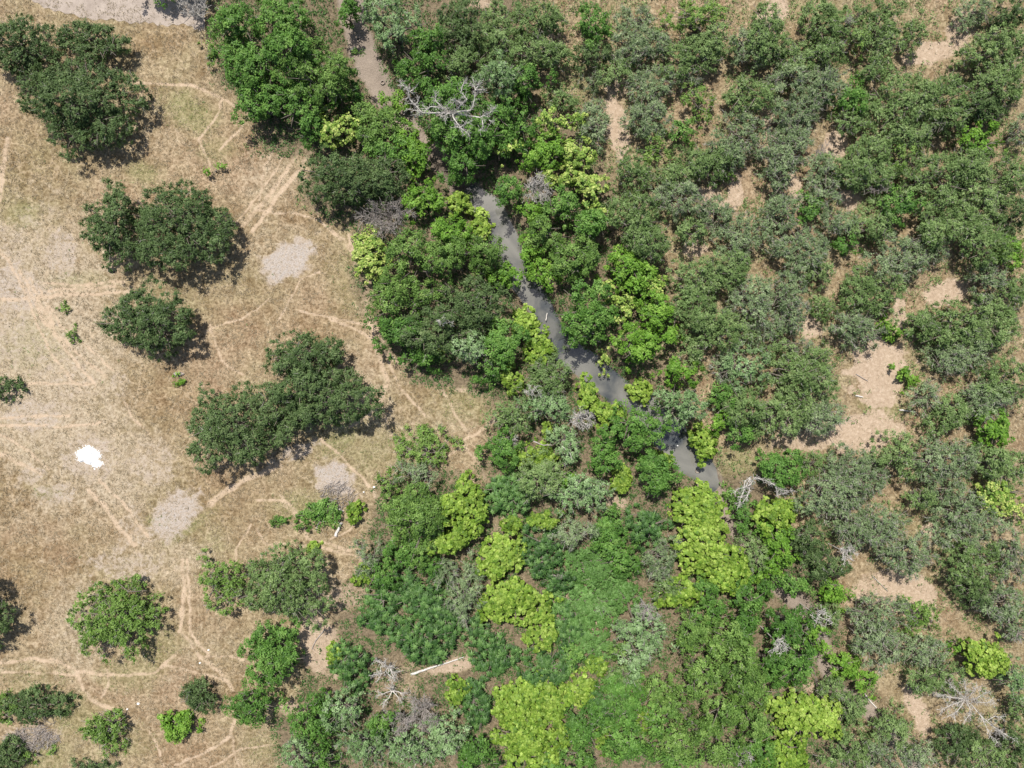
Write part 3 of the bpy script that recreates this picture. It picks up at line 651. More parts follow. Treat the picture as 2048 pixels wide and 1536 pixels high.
TREES = """
Y 1346 1412 36 32 6.5
O 1330 1180 30 26 4
Y 1318 1374 42 38 6.5
H 1186 1290 40 36 2
C 1146 1312 26 28 3
C 1544 1172 34 32 5
O 1662 1244 36 34 5
C 1160 1516 40 34 5
Y 1444 1500 46 38 7
C 642 1400 36 32 4
C 334 -62 84 46 9
E 1130 1236 24 24 2
C 1230 1470 36 34 6
V 1140 960 24 30 4
C 1490 1046 34 40 4.5
O 1516 1108 36 34 5
C 1592 1168 40 30 5.5
V 1634 1284 34 36 5
O 1648 1376 36 30 4.5
C 1470 1000 26 26 3
V 836 290 28 26 4
C 690 20 30 34 6
C 700 -20 40 34 7
O 1780 400 34 26 5
B 1530 300 34 34 5
O 1560 690 40 30 5.5
B 1450 730 34 30 5
O 1640 720 34 34 6
B 1990 800 40 34 5
O 1870 470 40 36 6
B 1640 400 34 30 4.5
B 1320 390 30 34 5
O 1700 250 34 30 5.5
O 1940 320 40 30 6
B 896 1140 30 30 3.5
E 1112 1156 34 34 2.8
H 1236 1190 44 34 2
O 1252 1350 40 30 4
C 1312 1440 44 40 7
E 1136 1262 36 34 1.8
Y 1502 1440 48 44 6.5
Y 1392 1452 40 40 6
C 1428 1226 48 34 4.5
B 1318 1154 34 28 4
E 950 1256 36 34 2.6
D 1022 1044 22 18 2.4
E 884 1232 40 36 3
C 762 1152 40 32 4
Y 1516 1384 46 40 6.5
C 1520 1496 44 44 5
E 1214 1414 40 40 3
C 1110 1536 50 26 4
C 760 1440 44 30 5
G 1206 1210 20 20 2
C 1490 1250 50 44 6.5
Y 1240 1300 24 34 4
C 1340 1520 60 26 5
C 706 190 34 30 5
V 786 200 28 30 4
C 930 330 50 36 7
C 1040 260 40 40 7
M 1180 110 40 34 5
O 1130 190 34 30 4.5
M 40 92 92 66 7
M 190 86 84 46 4.5
M 165 205 116 98 8
M 226 455 60 84 7
M 357 458 116 92 8
M 303 640 106 74 7
M 610 716 92 62 7
M 645 792 112 76 8
M 560 828 66 66 7
M 460 850 97 88 7.5
M -4 776 44 25 2.5
L 237 1236 92 90 5
L 436 1163 48 60 4
O 567 1170 94 90 7.5
C 548 1308 66 74 6.5
C 505 1402 54 38 4.5
M 398 1398 46 44 3
V 352 1452 44 36 2.8
L 214 1458 52 54 2.5
M 66 1414 78 36 2.5
L 10 1420 26 30 2
M -52 1226 66 84 7
C 632 1031 44 30 2.2
D 706 1022 23 22 1.8
C 560 1045 16 14 1
V 430 342 18 18 1.2
L 147 664 14 16 0.9
V 358 757 13 9 0.8
D 627 1100 18 15 1.2
L 848 898 60 42 2.6
M 8 1512 38 42 2.5
L 72 1508 26 16 1
M 182 1534 44 14 1.5
L 126 618 10 12 .7
C 466 52 56 58 9
C 562 40 70 52 9
C 574 112 78 58 10
C 492 132 62 58 8
Y 656 150 76 64 9
C 522 204 70 52 7
C 600 208 62 48 7
L 424 98 20 26 1.8
C 628 248 44 36 6
F 672 262 48 34 5
Y 752 238 62 54 5.5
G 790 44 74 54 9.5
C 834 148 58 46 8
C 858 90 44 40 8
M 922 52 60 58 8
O 912 128 48 42 7
O 990 62 50 64 7
G 1002 156 52 48 9
C 902 222 82 66 8
C 940 275 70 56 8
C 990 236 56 56 8
V 816 266 34 38 4
V 838 322 36 40 4
C 770 304 54 30 5
M 692 368 96 54 7
M 766 350 58 48 7
V 852 402 46 42 5.5
D 914 408 34 28 3.5
D 962 452 22 40 3
V 902 462 52 40 6
Y 945 505 76 46 7
F 736 512 38 52 4.5
Y 840 518 82 62 8.5
Y 812 592 78 60 8.5
M 936 602 78 62 8
V 1010 562 34 40 4.5
C 790 656 50 42 6.5
M 876 664 88 54 8
C 836 714 50 28 4.5
G 946 692 48 44 8
C 1002 690 46 54 7
C 984 742 44 24 5
F 880 708 20 15 2.5
D 1052 640 34 40 4
D 1078 700 34 46 4
D 1022 752 26 42 3.5
O 1098 746 58 50 6
D 1176 790 30 38 4
D 1212 824 42 32 4
O 1020 832 48 38 5
G 1096 806 56 38 6.5
D 1090 858 18 18 3
G 1128 884 48 38 6
C 1000 892 40 44 5
D 1066 914 52 30 3.5
C 1276 862 68 52 8
C 1204 906 40 42 6
E 1012 984 44 64 3.5
O 1092 952 60 46 6.5
G 1160 986 66 48 7
D 1242 958 26 34 2.5
C 1302 946 50 54 5.5
D 1332 926 22 24 3.5
D 1396 1020 54 58 4.5
D 1402 1086 66 60 4.8
D 1452 1136 66 50 4.5
D 1086 1042 34 26 2.8
B 1150 1064 58 30 4.5
E 1288 1048 46 42 4
C 1224 1064 40 46 5
E 1076 1106 46 48 3
H 1196 1132 74 42 2.2
H 1168 1214 70 50 1.8
D 1000 1112 50 52 3.6
D 1036 1206 80 52 3.8
D 1082 1276 44 28 3
Y 838 1042 78 80 7
B 842 944 44 28 5
D 928 1030 52 74 5.5
D 882 1090 44 26 5
L 782 972 24 28 3
C 822 1116 68 40 4.5
B 740 1120 34 40 4
D 724 1152 22 25 2
E 796 1186 72 40 3
E 862 1196 44 52 3
E 840 1282 72 44 3
E 768 1242 50 30 2.6
B 930 1198 38 68 4
E 698 1334 46 50 3
D 668 1310 15 25 1.5
E 988 1304 50 44 2.8
E 1096 1336 60 38 2.8
D 1200 1332 26 24 2.4
D 1162 1378 38 32 2.8
D 1058 1404 84 52 3.8
D 1062 1486 84 62 4
D 914 1388 27 40 2.4
E 956 1412 36 56 2.8
C 622 1440 48 46 6
G 690 1424 52 48 6.5
G 600 1500 44 42 6
G 724 1492 66 48 7
C 654 1520 36 30 5
G 806 1496 66 46 7
G 884 1484 62 48 7
C 946 1504 46 42 5.5
G 1276 1270 66 86 8.5
Y 1378 1268 56 54 7.5
Y 1450 1284 56 52 9
Y 1404 1352 62 52 9.5
Y 1482 1346 60 64 8.5
Y 1438 1428 60 46 7
C 1240 1402 74 58 5.5
C 1166 1466 52 56 6
C 1264 1494 54 44 8
Y 1350 1484 62 50 7
D 1206 1474 16 38 2.6
D 1286 1442 26 26 3
D 1356 1182 50 34 3.8
C 1412 1176 42 34 4.5
B 1322 1106 48 36 3.5
C 1236 1112 42 40 4
C 1582 1252 68 54 9
C 1602 1328 66 54 9
C 1536 1330 38 46 7
D 1618 1436 76 60 5.5
D 1572 1510 62 42 5
V 1694 1338 42 42 4.5
V 1744 1362 34 30 4
V 1666 1180 42 34 4
D 1556 1026 46 42 5
V 1556 1086 36 46 5
C 1556 938 54 46 6
V 1520 1150 40 26 3.5
C 1500 1200 44 40 6
O 1076 40 60 42 6
O 1072 102 72 42 6
C 1190 48 38 46 6
B 1280 34 42 28 4
L 1410 36 72 36 6
C 1054 172 46 38 6
B 1252 98 52 46 5.5
B 1306 88 44 38 5
O 1230 148 36 28 5
B 1310 174 52 44 5
B 1290 240 56 46 5.5
B 1190 168 24 24 3
B 1190 242 38 56 5
O 1376 118 56 42 5.5
O 1424 90 54 38 5.5
B 1492 86 48 40 5
B 1372 160 26 24 4
L 1396 204 34 32 5
O 1492 192 50 44 5.5
B 1482 262 44 40 5
C 1366 262 34 22 4
B 1452 302 48 40 5
O 1410 322 56 42 5.5
L 1312 300 26 26 4
O 1264 346 42 40 5.5
O 1350 346 44 34 5
L 1456 336 20 24 3.5
O 1530 56 42 50 5.5
F 1112 246 56 30 5.5
F 1008 300 30 30 5
V 1084 304 48 40 6
F 1154 312 38 40 6
F 1172 370 48 30 5.5
F 1120 356 34 22 5
C 1116 418 50 34 7
Y 1098 470 46 40 7
C 1180 452 50 44 7
V 1064 496 28 40 4
V 1088 548 38 34 5
Y 1152 522 58 44 7.5
V 1060 424 28 40 4.5
C 1014 380 34 38 6
F 1200 438 26 24 5
V 1248 536 58 44 6
V 1286 566 36 44 6
F 1212 582 18 26 4.5
F 1312 574 24 24 4.5
F 1246 618 24 38 4.5
C 1170 624 65 66 8
V 1310 622 42 44 6
V 1272 690 58 48 6.5
V 1336 668 28 34 5.5
V 1354 746 40 36 5.5
F 1212 722 14 30 2.5
D 1286 780 32 28 3.5
G 1362 812 52 48 7
D 1412 886 30 42 4
V 1442 842 32 32 4
O 1268 428 62 48 7
O 1292 484 54 46 7
B 1368 404 40 50 6
O 1384 460 40 30 5
B 1442 424 46 34 5
B 1482 478 54 46 5.5
O 1402 560 62 46 6.5
O 1462 540 46 38 6
B 1500 600 56 44 6
O 1382 626 58 48 7
O 1446 656 66 48 7
B 1520 650 42 40 6
O 1388 702 38 32 4.5
G 1488 732 56 46 7.5
O 1588 756 82 58 7.5
O 1568 828 68 48 7
B 1650 838 54 46 6.5
O 1482 818 52 50 7
C 1444 790 34 36 5
C 1478 868 44 28 5
O 1546 100 38 36 5.5
O 1642 44 56 44 5.5
O 1752 44 66 46 6
L 1706 88 24 22 5
O 1832 66 34 32 5.5
B 1954 26 42 32 4
M 2012 30 44 36 5.5
O 1592 118 54 34 5.5
O 1656 104 46 32 5.5
O 1774 98 40 28 5
B 1572 160 48 36 5.5
B 1648 156 44 32 5.5
O 1744 146 40 30 5
O 1992 98 76 44 6.5
O 2004 172 62 50 6.5
M 1962 224 58 36 6
O 1800 208 82 62 7
O 1884 186 48 48 6.5
O 1892 236 42 38 6
C 1698 198 40 40 5.5
B 1644 186 46 34 5.5
B 1604 226 48 40 5.5
B 1562 236 30 42 5
O 1828 266 58 30 6
V 1966 284 48 36 5
L 1800 314 26 24 5.5
O 1742 300 48 34 5.5
B 1592 274 46 32 5.5
B 1566 314 46 36 5.5
O 1692 344 50 38 5.5
B 1644 350 38 40 5
B 1562 362 34 38 5
O 1752 350 46 36 5.5
O 1868 350 84 50 6.5
O 1962 364 56 42 6
O 2022 352 36 42 6
B 2034 264 26 36 4.5
C 1612 420 34 32 4.5
B 1556 432 40 48 5.5
B 1678 446 42 36 5
O 1744 456 46 38 5.5
C 1798 416 46 36 5.5
O 1890 440 66 60 6.5
O 1962 476 58 58 6.5
O 1982 404 54 40 6
M 2032 432 36 44 6
V 2020 502 44 34 5.5
B 1602 502 62 46 6
O 1640 540 34 34 5
C 1692 486 34 26 4
B 1804 514 82 44 5.5
O 1740 592 56 52 6
B 1570 590 50 46 6
B 1572 644 42 36 5.5
B 1720 656 70 36 5
O 1648 612 30 26 4
V 1782 662 24 28 2.5
O 1848 648 42 32 5
O 1904 656 72 50 6
O 1984 640 62 62 6.5
B 1922 706 52 34 5
O 2024 590 42 40 6
B 1970 562 44 36 5.5
O 2012 758 54 46 6
B 1892 730 44 26 4
V 1811 751 26 26 2.2
B 1602 694 38 28 4
B 1852 796 38 32 4.5
O 1900 826 52 42 5.5
B 1962 806 46 38 5
V 1990 860 46 36 5
O 1800 914 56 42 6
B 1884 922 66 52 6.5
O 1992 930 56 48 6
B 1732 952 66 50 6.5
B 1680 930 38 34 5
O 1620 928 38 28 3
B 1658 996 62 56 7
B 1700 1050 52 50 6.5
F 2010 1002 54 46 6
B 1902 992 50 34 5.5
O 1842 992 36 28 5
B 1768 1056 60 52 6.5
B 1810 1108 58 46 6
B 1932 1052 70 54 6.5
O 1936 1124 64 44 6.5
M 1610 1072 46 42 6
M 1646 1122 50 44 6
B 2024 1112 40 60 6
V 1560 1128 32 28 4
B 1738 1222 56 44 6
B 1756 1290 62 54 6
L 1840 1234 42 34 4.5
B 1850 1306 58 40 5
O 1866 1354 56 36 5
V 1910 1290 14 24 3
B 2000 1200 52 54 6.5
M 1950 1180 34 34 4
B 2034 1250 30 44 5.5
D 1972 1316 50 48 6
G 2018 1352 42 46 6
O 1790 1462 46 44 6
B 1762 1510 48 36 6
M 1912 1484 46 44 5.5
O 1968 1504 48 38 6
M 2024 1490 30 48 6
O 1704 1424 38 38 4.5
O 1696 1500 40 36 5
B 1838 1514 44 30 5.5
O 2036 1420 26 40 5
"""

LABELS = {(334, -62): "tree mostly outside the top edge, shading the end of the dirt road",
 (40, 92): "dark tree at the meadow corner cut by the photo's edge, beside the dirt road",
 (190, 86): "dark low thicket running along the lower edge of the dirt road",
 (165, 205): "big dark tree in the meadow just below the thicket by the dirt road",
 (226, 455): "narrow dark tree touching the wide round meadow tree, above the horizontal wheel tracks",
 (357, 458): "wide round dark meadow tree with a dappled shadow, end of the twin wheel tracks",
 (303, 640): "lone oval dark tree in the meadow below the horizontal wheel tracks",
 (610, 716): "topmost dark crown of the four-crown clump in mid meadow",
 (645, 792): "largest dark crown of the four-crown meadow clump, facing the creek wood",
 (560, 828): "middle dark crown of the four-crown meadow clump, between its neighbours",
 (460, 850): "lowest dark crown of the four-crown meadow clump, nearest the white pile",
 (-4, 776): "dark low bush cut by the meadow edge of the photo, above the white pile",
 (237, 1236): "round light green see-through tree standing alone in the lower meadow",
 (436, 1163): "ragged light green small tree with grey twigs leaning against a dense olive tree",
 (567, 1170): "dense round grey-olive tree alone in the lower meadow",
 (548, 1308): "tall mid green tree directly below the dense round grey-olive tree",
 (505, 1402): "low green bushy tree beside the meadow, below the tall mid green one",
 (398, 1398): "dark shrub of a pair in the lower meadow, behind the bright one",
 (352, 1452): "bright green shrub of a pair in the lower meadow, below the dark one",
 (214, 1458): "yellowish green loose shrub in the lower meadow, near two white scraps",
 (66, 1414): "dark green sprawling shrub above the grey brush pile",
 (10, 1420): "light green shrub at the photo edge beside the dark sprawling shrub",
 (-52, 1226): "meadow tree mostly outside the photo, casting a brown shadow into the frame",
 (632, 1031): "small dark green two-lobed shrub beside the bleached fallen branch",
 (706, 1022): "small round lime green bush beside the heap of grey dead sticks",
 (560, 1045): "tiny dark green shrub alone in the dry grass of the meadow",
 (430, 342): "tiny bright green bush with grey stems in the upper meadow",
 (147, 664): "tiny round light green bush on the reddish patch of the meadow",
 (358, 757): "tiny vivid green tuft beside the grey rotten stump",
 (627, 1100): "tiny yellow-green bush touching the dense round grey-olive tree",
 (848, 898): "feathery green bush jutting into the meadow above the big lime and green pair",
 (8, 1512): "dark bush in the bottom corner of the meadow under the brush pile",
 (72, 1508): "small light green shrub just below the grey brush pile",
 (182, 1534): "green bush cut by the bottom edge below the yellowish green shrub",
 (126, 618): "tiny pale green weed on the reddish patch of the meadow",
 (237, 1237): "",
 (424, 98): "small pale yellow-green bush at the meadow end of the dirt road",
 (790, 44): "pale bright feathery tree overhanging the dry creek bed by the upper tyre",
 (752, 238): "feathery yellow-green tree where the dry creek bed disappears below the lower tyre",
 (946, 692): "pale silvery crown with bare white twigs near the meadow edge of the creek wood",
 (736, 512): "pale yellowish flecked bush on the meadow edge near the speckled bare patch",
 (1168, 624): "round bluish green tree with grey twigs hanging over the bend of the creek water",
 (1276, 1270): "large round pale silvery tree with grey twigs among lime and creeper patches",
 (1196, 1132): "upper smooth green creeper mound among the lime and star-leaved bushes",
 (1168, 1214): "lower bright smooth creeper mound beside the biggest lime sprawl",
 (1240, 1402): "fine-leaved mid green tree below the large round silvery tree",
 (1811, 751): "small round vivid green bush on the rim of the big bare clearing",
 (1782, 662): "small bright green shrub at the top rim of the big bare clearing",
 (1612, 420): "compact round dark green tree among grey thorn trees",
 (1966, 284): "vivid bright green tree among dull scrub close to the photo's edge",
 (1800, 314): "small pale lime crown poking out of the dull upper scrub",
 (1410, 36): "light bright green loose tree at the top edge among dull scrub",
 (2010, 1002): "cream-coloured leafy tree cut by the wood-side edge of the photo",
 (1396, 204): "small yellowish see-through tree above the sandy gap in the scrub",
 (1412, 886): "lime tree on the wood-side bank beside the last open water",
 (1362, 812): "round pale bluish green tree on the wood-side bank above the last open water"}

def parse():
    out = []
    for line in TREES.split("\n"):
        f = line.split()
        if f: out.append((f[0], *(float(v) for v in f[1:])))
    return out
T = parse()

PHRASE = {'Y': 'yellowish green leafy tree', 'M': 'dark green tree', 'O': 'olive green scrub tree', 'B': 'grey-green twiggy thorn tree', 'C': 'mid green leafy tree', 'V': 'vivid green bushy tree', 'D': 'lime broad-leaved bush', 'E': 'dark star-leaved shrub',
          'F': 'cream-flecked flowering tree', 'G': 'pale silvery green tree', 'L': 'light green feathery tree', 'H': 'smooth creeper mound'}
MARKS = [(714, 73, "the upper tyre"), (763, 160, "the lower tyre"), (575, 520, "the speckled bare patch"), (876, 1330, "the long fallen log"), (1760, 745, "the big bare clearing"),
         (1815, 1185, "the lower sandy clearing"), (1930, 1412, "the big white leafless tree"), (895, 205, "the sprawling leafless tree"), (1522, 980, "the arched leafless tree"),
         (765, 430, "the grey dead thicket"), (1075, 382, "the round leafless bush"), (1165, 845, "the fan-shaped white snag"), (776, 1360, "the leafless tree by the log"),
         (842, 1425, "the twin leafless bushes"), (1188, 728, "the blue pool"), (1385, 925, "the end of the open water"), (980, 430, "the first open water"), (1070, 590, "the creek bend"),
         (1420, 400, "the scrub gap"), (1672, 290, "the steep sandy strip"), (1890, 585, "the oval sandy gap"), (1545, 22, "the sandy gap on the top edge"), (1860, 105, "the upper corner gap"),
         (1680, 1100, "the small silver snag"), (1238, 270, "the long sandy lane"), (1545, 1275, "the little white snag"), (2046, 1534, "the bottom corner of the wood"), (2046, 450, "the wood-side edge")]
DIRS = ["right of", "above and right of", "directly above", "above and left of", "left of", "below and left of", "directly below", "below and right of"]
ORD = ["nearest", "second", "third", "fourth", "fifth", "sixth", "seventh", "eighth"]

def auto_labels():
    lab = {}; bucket = {}
    for t in T:
        key = (int(t[1]), int(t[2]))
        if LABELS.get(key): lab[key] = LABELS[key]; continue
        d, m = min(((t[1] - a) ** 2 + (t[2] - b) ** 2, i) for i, (a, b, _) in enumerate(MARKS))
        ang = math.degrees(math.atan2(-(t[2] - MARKS[m][1]), t[1] - MARKS[m][0])) % 360
        sec = int(((ang + 22.5) % 360) // 45)
        bucket.setdefault((t[0], m, sec), []).append((d, key))
    for (k, m, sec), L in bucket.items():
        L.sort()
        for i, (_, key) in enumerate(L):
            lab[key] = PHRASE[k] + " " + DIRS[sec] + " " + MARKS[m][2] if len(L) == 1 else f"{ORD[i]} {PHRASE[k]} {DIRS[sec]} {MARKS[m][2]}"
    return lab
LAB = auto_labels()
GROUPS = {'Y': 'yellowish green trees', 'M': 'dark trees of the meadow and wood', 'O': 'olive scrub trees of the wood', 'B': 'grey-green thorn trees of the wood', 'C': 'mid green trees along the creek', 'V': 'vivid green trees', 'D': 'lime green bushes along the creek',
          'E': 'star-leaved shrubs', 'F': 'cream-flecked flowering trees', 'G': 'silvery trees', 'L': 'light feathery trees', 'H': 'creeper mounds'}
for kind, px, py, rx, ry, h in T:
    isbush = min(rx, ry) < 31 and h < 4.6 or h <= 3.2
    root = make_tree(px, py, rx, ry, kind, h, 'shrub' if isbush and kind not in 'EH' else None)
    tag(root, LAB[(int(px), int(py))], 'creeper' if kind == 'H' else 'bush' if isbush or kind == 'E' else 'tree', GROUPS[kind])

# ------------------------------------------------------------------ leafless trees, snags, brush
def add_twigs(r, paths, per_m, length, rad, up=0.2):
    """Side twigs (with their own forks) along limb paths."""
    P0, P1 = [], []
    for P, R in paths:
        seg = np.linalg.norm(np.diff(P, axis=0), axis=1); n = max(int(per_m * seg.sum()), 2)
        for _ in range(n):
            k = r.integers(len(P) - 1); t = r.random(); p = P[k] * (1 - t) + P[k + 1] * t
            d = unit(P[k + 1] - P[k]); v = unit(d * 0.7 + r.normal(0, 0.6, 3) + np.array([0, 0, up])); L = length * r.uniform(0.4, 1.2)
            q = p + v * L; P0.append(p); P1.append(q)
            for _ in range(2):
                s = p + (q - p) * r.uniform(0.4, 0.9); P0.append(s); P1.append(s + unit(v + r.normal(0, 0.55, 3)) * L * r.uniform(0.3, 0.6))
    return twig_prisms(np.array(P0), np.array(P1), rad)

def grow(r, base, rx, ry, h, n, bend=0.25):
    """Limbs fanning out of a base."""
    paths = []
    for i in range(n):
        a = 6.283 * i / n + r.normal(0, 0.25); d = r.uniform(0.55, 1.0)
        tip = base + np.array([math.cos(a) * rx * d, math.sin(a) * ry * d, h * r.uniform(0.7, 1.05) * (1.1 - 0.35 * d)])
        m1 = base * 0.66 + tip * 0.34 + np.array([0, 0, 0.08 * h]) + r.normal(0, bend, 3); m2 = base * 0.33 + tip * 0.67 + np.array([0, 0, 0.06 * h]) + r.normal(0, bend, 3)
        paths.append((np.array([base, m1, m2, tip]), np.array([1, 0.7, 0.42, 0.15])))
        for _ in range(3):
            k = r.uniform(0.3, 0.8); s = m1 * (1 - k) + m2 * k; t2 = s + unit((tip - base) + r.normal(0, 0.5, 3) * np.linalg.norm(tip - base)) * r.uniform(0.25, 0.5) * np.linalg.norm(tip - base)
            paths.append((np.array([s, (s + t2) / 2 + r.normal(0, bend * 0.4, 3), t2]), np.array([0.45, 0.3, 0.12])))
    return paths

def dead_tree(px, py, rx, ry, h, n, label, mat=None, rad=0.09, per_m=3.0, tl=0.8, tr=0.022, zb=0.15, name="dead_tree", cat="dead tree", lean=(0, 0)):
    r = np.random.default_rng(int(px * 13 + py * 7)); mat = mat or DEAD
    w = at(px, py, h * 0.6); X, Y = w[0], w[1]; z0 = hz(X, Y)
    root = empty(name, (X, Y, z0)); k = S * (1 - h * .6 / H)
    fork = np.array([lean[0], lean[1], h * zb])
    tv, tf = tubes([(np.array([[0, 0, -0.2], fork * 0.5, fork]), np.array([rad * 1.8, rad * 1.5, rad * 1.2]))], 7)
    mesh_from("trunk", tv, tf, 4, mat, root, smooth_shade=True)
    P = [(p, R * rad) for p, R in grow(r, fork, rx * k, ry * k, h * (1 - zb), n, bend=0.06 * h)]
    lv = tubes(P, 5); tw = add_twigs(r, P, per_m, tl, tr)
    v, f = join([lv, tw]); mesh_from("branch_sprays", v, f, 4, mat, root)
    return tag(root, label, cat, "leafless trees and bushes")

def traced_tree(base_px, trunk_h, limbs, label, rad=0.12, per_m=2.2, tl=0.7, tr=0.024, mat=None, name="dead_tree"):
    """Leafless tree whose limbs are given as photo polylines with a height at each point."""
    r = np.random.default_rng(int(base_px[0] * 3 + base_px[1])); mat = mat or DEAD
    b = at(*base_px, 0); z0 = hz(b[0], b[1]); b[2] = z0; root = empty(name, b)
    top = at(base_px[0], base_px[1], trunk_h) - b
    tv, tf = tubes([(np.array([[0, 0, -0.3], top * 0.5 + np.array([0.15, 0.1, 0]), top]), np.array([rad * 2.0, rad * 1.7, rad * 1.3]))], 8)
    mesh_from("trunk", tv, tf, 4, mat, root, smooth_shade=True)
    P = []
    for L in limbs:
        pts = np.array([at(x, y, z) for x, y, z in L[1]]) - b
        if L[0]: pts = np.concatenate([[top], pts])
        P.append((pts, np.linspace(rad * (1.0 if L[0] else 0.6), rad * 0.2, len(pts))))
    v, f = join([tubes(P, 6), add_twigs(r, P, per_m, tl, tr)])
    mesh_from("branch_sprays", v, f, 4, mat, root)
    return tag(root, label, "dead tree", "leafless trees and bushes")

z = 9.3
traced_tree((905, 226), 7.2, [
    (1, [(888, 218, 9.0), (872, 203, 9.6), (870, 190, 9.9)]), (1, [(893, 212, 9), (903, 200, 9.6), (915, 202, 9.8), (922, 205, 9.9)]), (1, [(878, 215, 9), (862, 213, 9.6), (850, 222, 9.4), (836, 222, 9), (812, 217, 8.6)]),
    (1, [(845, 226, 8.6), (830, 210, 9.2), (819, 198, 9.6), (817, 184, 9.9), (816, 178, 10), (801, 166, 10.2)]), (0, [(817, 184, 9.9), (822, 182, 10), (832, 175, 10.2)]), (0, [(830, 210, 9.2), (836, 203, 9.5), (838, 198, 9.6)]),
    (0, [(845, 226, 8.6), (832, 229, 8.7), (831, 236, 8.6)]), (0, [(816, 196, 9.6), (810, 197, 9.7)]), (1, [(907, 236, 9), (914, 246, 9.5), (923, 257, 9.7), (938, 269, 9.7)]), (0, [(920, 255, 9.7), (930, 248, 9.9), (940, 244, 10)]),
    (0, [(920, 255, 9.7), (909, 253, 9.6)]), (1, [(888, 225, 9.2), (880, 233, 9.4)]), (1, [(893, 228, 9.3), (889, 238, 9.5)]), (1, [(925, 222, 8.8), (940, 222, 9.3), (946, 212, 9.6), (950, 192, 10), (950, 180, 10.3), (948, 164, 10.6)]), (0, [(950, 180, 10.3), (957, 172, 10.5), (963, 165, 10.6)]),
    (0, [(950, 180, 10.3), (960, 180, 10.5), (967, 180, 10.6)]), (1, [(920, 212, 9), (934, 198, 9.8), (922, 184, 10), (925, 172, 10.2), (929, 162, 10.4)]), (1, [(960, 235, 9.2), (980, 226, 9.8), (990, 216, 10)]), (0, [(978, 240, 9.6), (985, 246, 9.8)]),
    (0, [(965, 240, 9.4), (966, 256, 9.7), (960, 262, 9.7)])],
    "big sprawling leafless white tree reaching over green crowns beside the upper creek", rad=0.105, per_m=11, tl=0.85, tr=0.024)
traced_tree((1500, 955), 3.6, [
    (1, [(1490, 962, 4.6), (1488, 975, 5.0), (1500, 970, 5.2), (1510, 955, 5.4), (1528, 960, 5.4), (1540, 966, 5.2)]), (1, [(1486, 985, 4.6), (1480, 1000, 4.6), (1478, 1012, 4.4)]), (1, [(1498, 985, 4.8), (1490, 1000, 4.8)]),
    (0, [(1528, 960, 5.4), (1550, 970, 5.4), (1562, 980, 5.4), (1585, 982, 5.2)]), (0, [(1550, 970, 5.4), (1556, 990, 5.3), (1575, 985, 5.2)]), (0, [(1488, 975, 5), (1475, 978, 4.9), (1470, 985, 4.8)])],
    "arched pale leafless tree at the wood-side end of the open creek water", rad=0.085, per_m=13, tl=0.75, tr=0.024)
traced_tree((1930, 1398), 2.2, [
    (1, [(1945, 1412, 3.4), (1962, 1432, 4.4), (1985, 1452, 5.2), (2008, 1472, 6)]), (0, [(1985, 1452, 5.2), (2000, 1462, 5.8), (2026, 1478, 6.2)]), (0, [(1962, 1432, 4.4), (1980, 1470, 5.2), (1996, 1486, 5.6)]), (0, [(1975, 1440, 4.8), (1990, 1432, 5.2), (2002, 1434, 5.4)]),
    (1, [(1915, 1405, 3.6), (1898, 1412, 4.2), (1882, 1420, 4.5)]), (1, [(1910, 1395, 3.6), (1890, 1392, 4.4), (1874, 1388, 4.8)]), (1, [(1918, 1385, 3.8), (1905, 1375, 4.6), (1898, 1368, 5)]), (1, [(1932, 1382, 4), (1930, 1370, 4.8), (1928, 1362, 5)]),
    (1, [(1942, 1388, 4), (1950, 1376, 4.8), (1960, 1372, 5)]), (1, [(1950, 1398, 4), (1962, 1390, 4.8), (1972, 1384, 5)]), (1, [(1955, 1405, 4), (1975, 1405, 4.8), (1988, 1400, 5)]), (1, [(1922, 1412, 3.6), (1912, 1425, 4.2), (1896, 1432, 4.6)]), (1, [(1940, 1418, 3.6), (1938, 1430, 4.2), (1930, 1440, 4.6)])],
    "big white leafless tree near the lower corner of the wood with a long bare limb", rad=0.075, per_m=11, tl=0.9, tr=0.022)
dead_tree(1075, 382, 36, 34, 5.5, 14, "round grey leafless bush on the wood-side bank above the silvery water", rad=.06, per_m=5, tl=.9, tr=.026, zb=.3, name="dead_bush", cat="dead bush")
dead_tree(772, 432, 58, 46, 6, 18, "wide grey dead twiggy thicket between dark trees at the meadow edge", mat=DEADBROWN, rad=.06, per_m=5, tl=.9, tr=.026, zb=.25, name="dead_bush", cat="dead bush")
dead_tree(1163, 836, 26, 24, 6.5, 12, "fan-shaped white snag among green crowns beside the lime strip on the creek", rad=.07, per_m=4, tl=.7, tr=.026, zb=.45)
dead_tree(776, 1338, 40, 26, 4, 8, "leafless pale tree just beside the lower end of the long fallen log", rad=.09, per_m=3.5, tl=.8, tr=.028, zb=.3)
dead_tree(782, 1388, 44, 30, 3, 6, "leafless pale tree between the log and the twin leafless bushes", rad=.1, per_m=3, tl=.7, tr=.028, zb=.2)
dead_tree(846, 1424, 44, 44, 5, 16, "larger of the twin grey leafless bushes with a dark middle", mat=DEADBROWN, rad=.07, per_m=4.5, tl=.9, tr=.028, zb=.25, name="dead_bush", cat="dead bush")
dead_tree(803, 1440, 28, 26, 5, 12, "smaller of the twin grey leafless bushes beside the larger one", mat=DEADBROWN, rad=.06, per_m=4.5, tl=.8, tr=.026, zb=.3, name="dead_bush", cat="dead bush")
dead_tree(388, 18, 34, 26, 5, 12, "grey leafless tree on the top edge beside the dirt road", rad=.07, per_m=4, tl=.8, tr=.028, zb=.3)
dead_tree(1545, 1276, 20, 18, 8.6, 7, "little white snag on the dark green tree beside the lower creek", rad=.06, per_m=3.5, tl=.6, tr=.026, zb=.72)
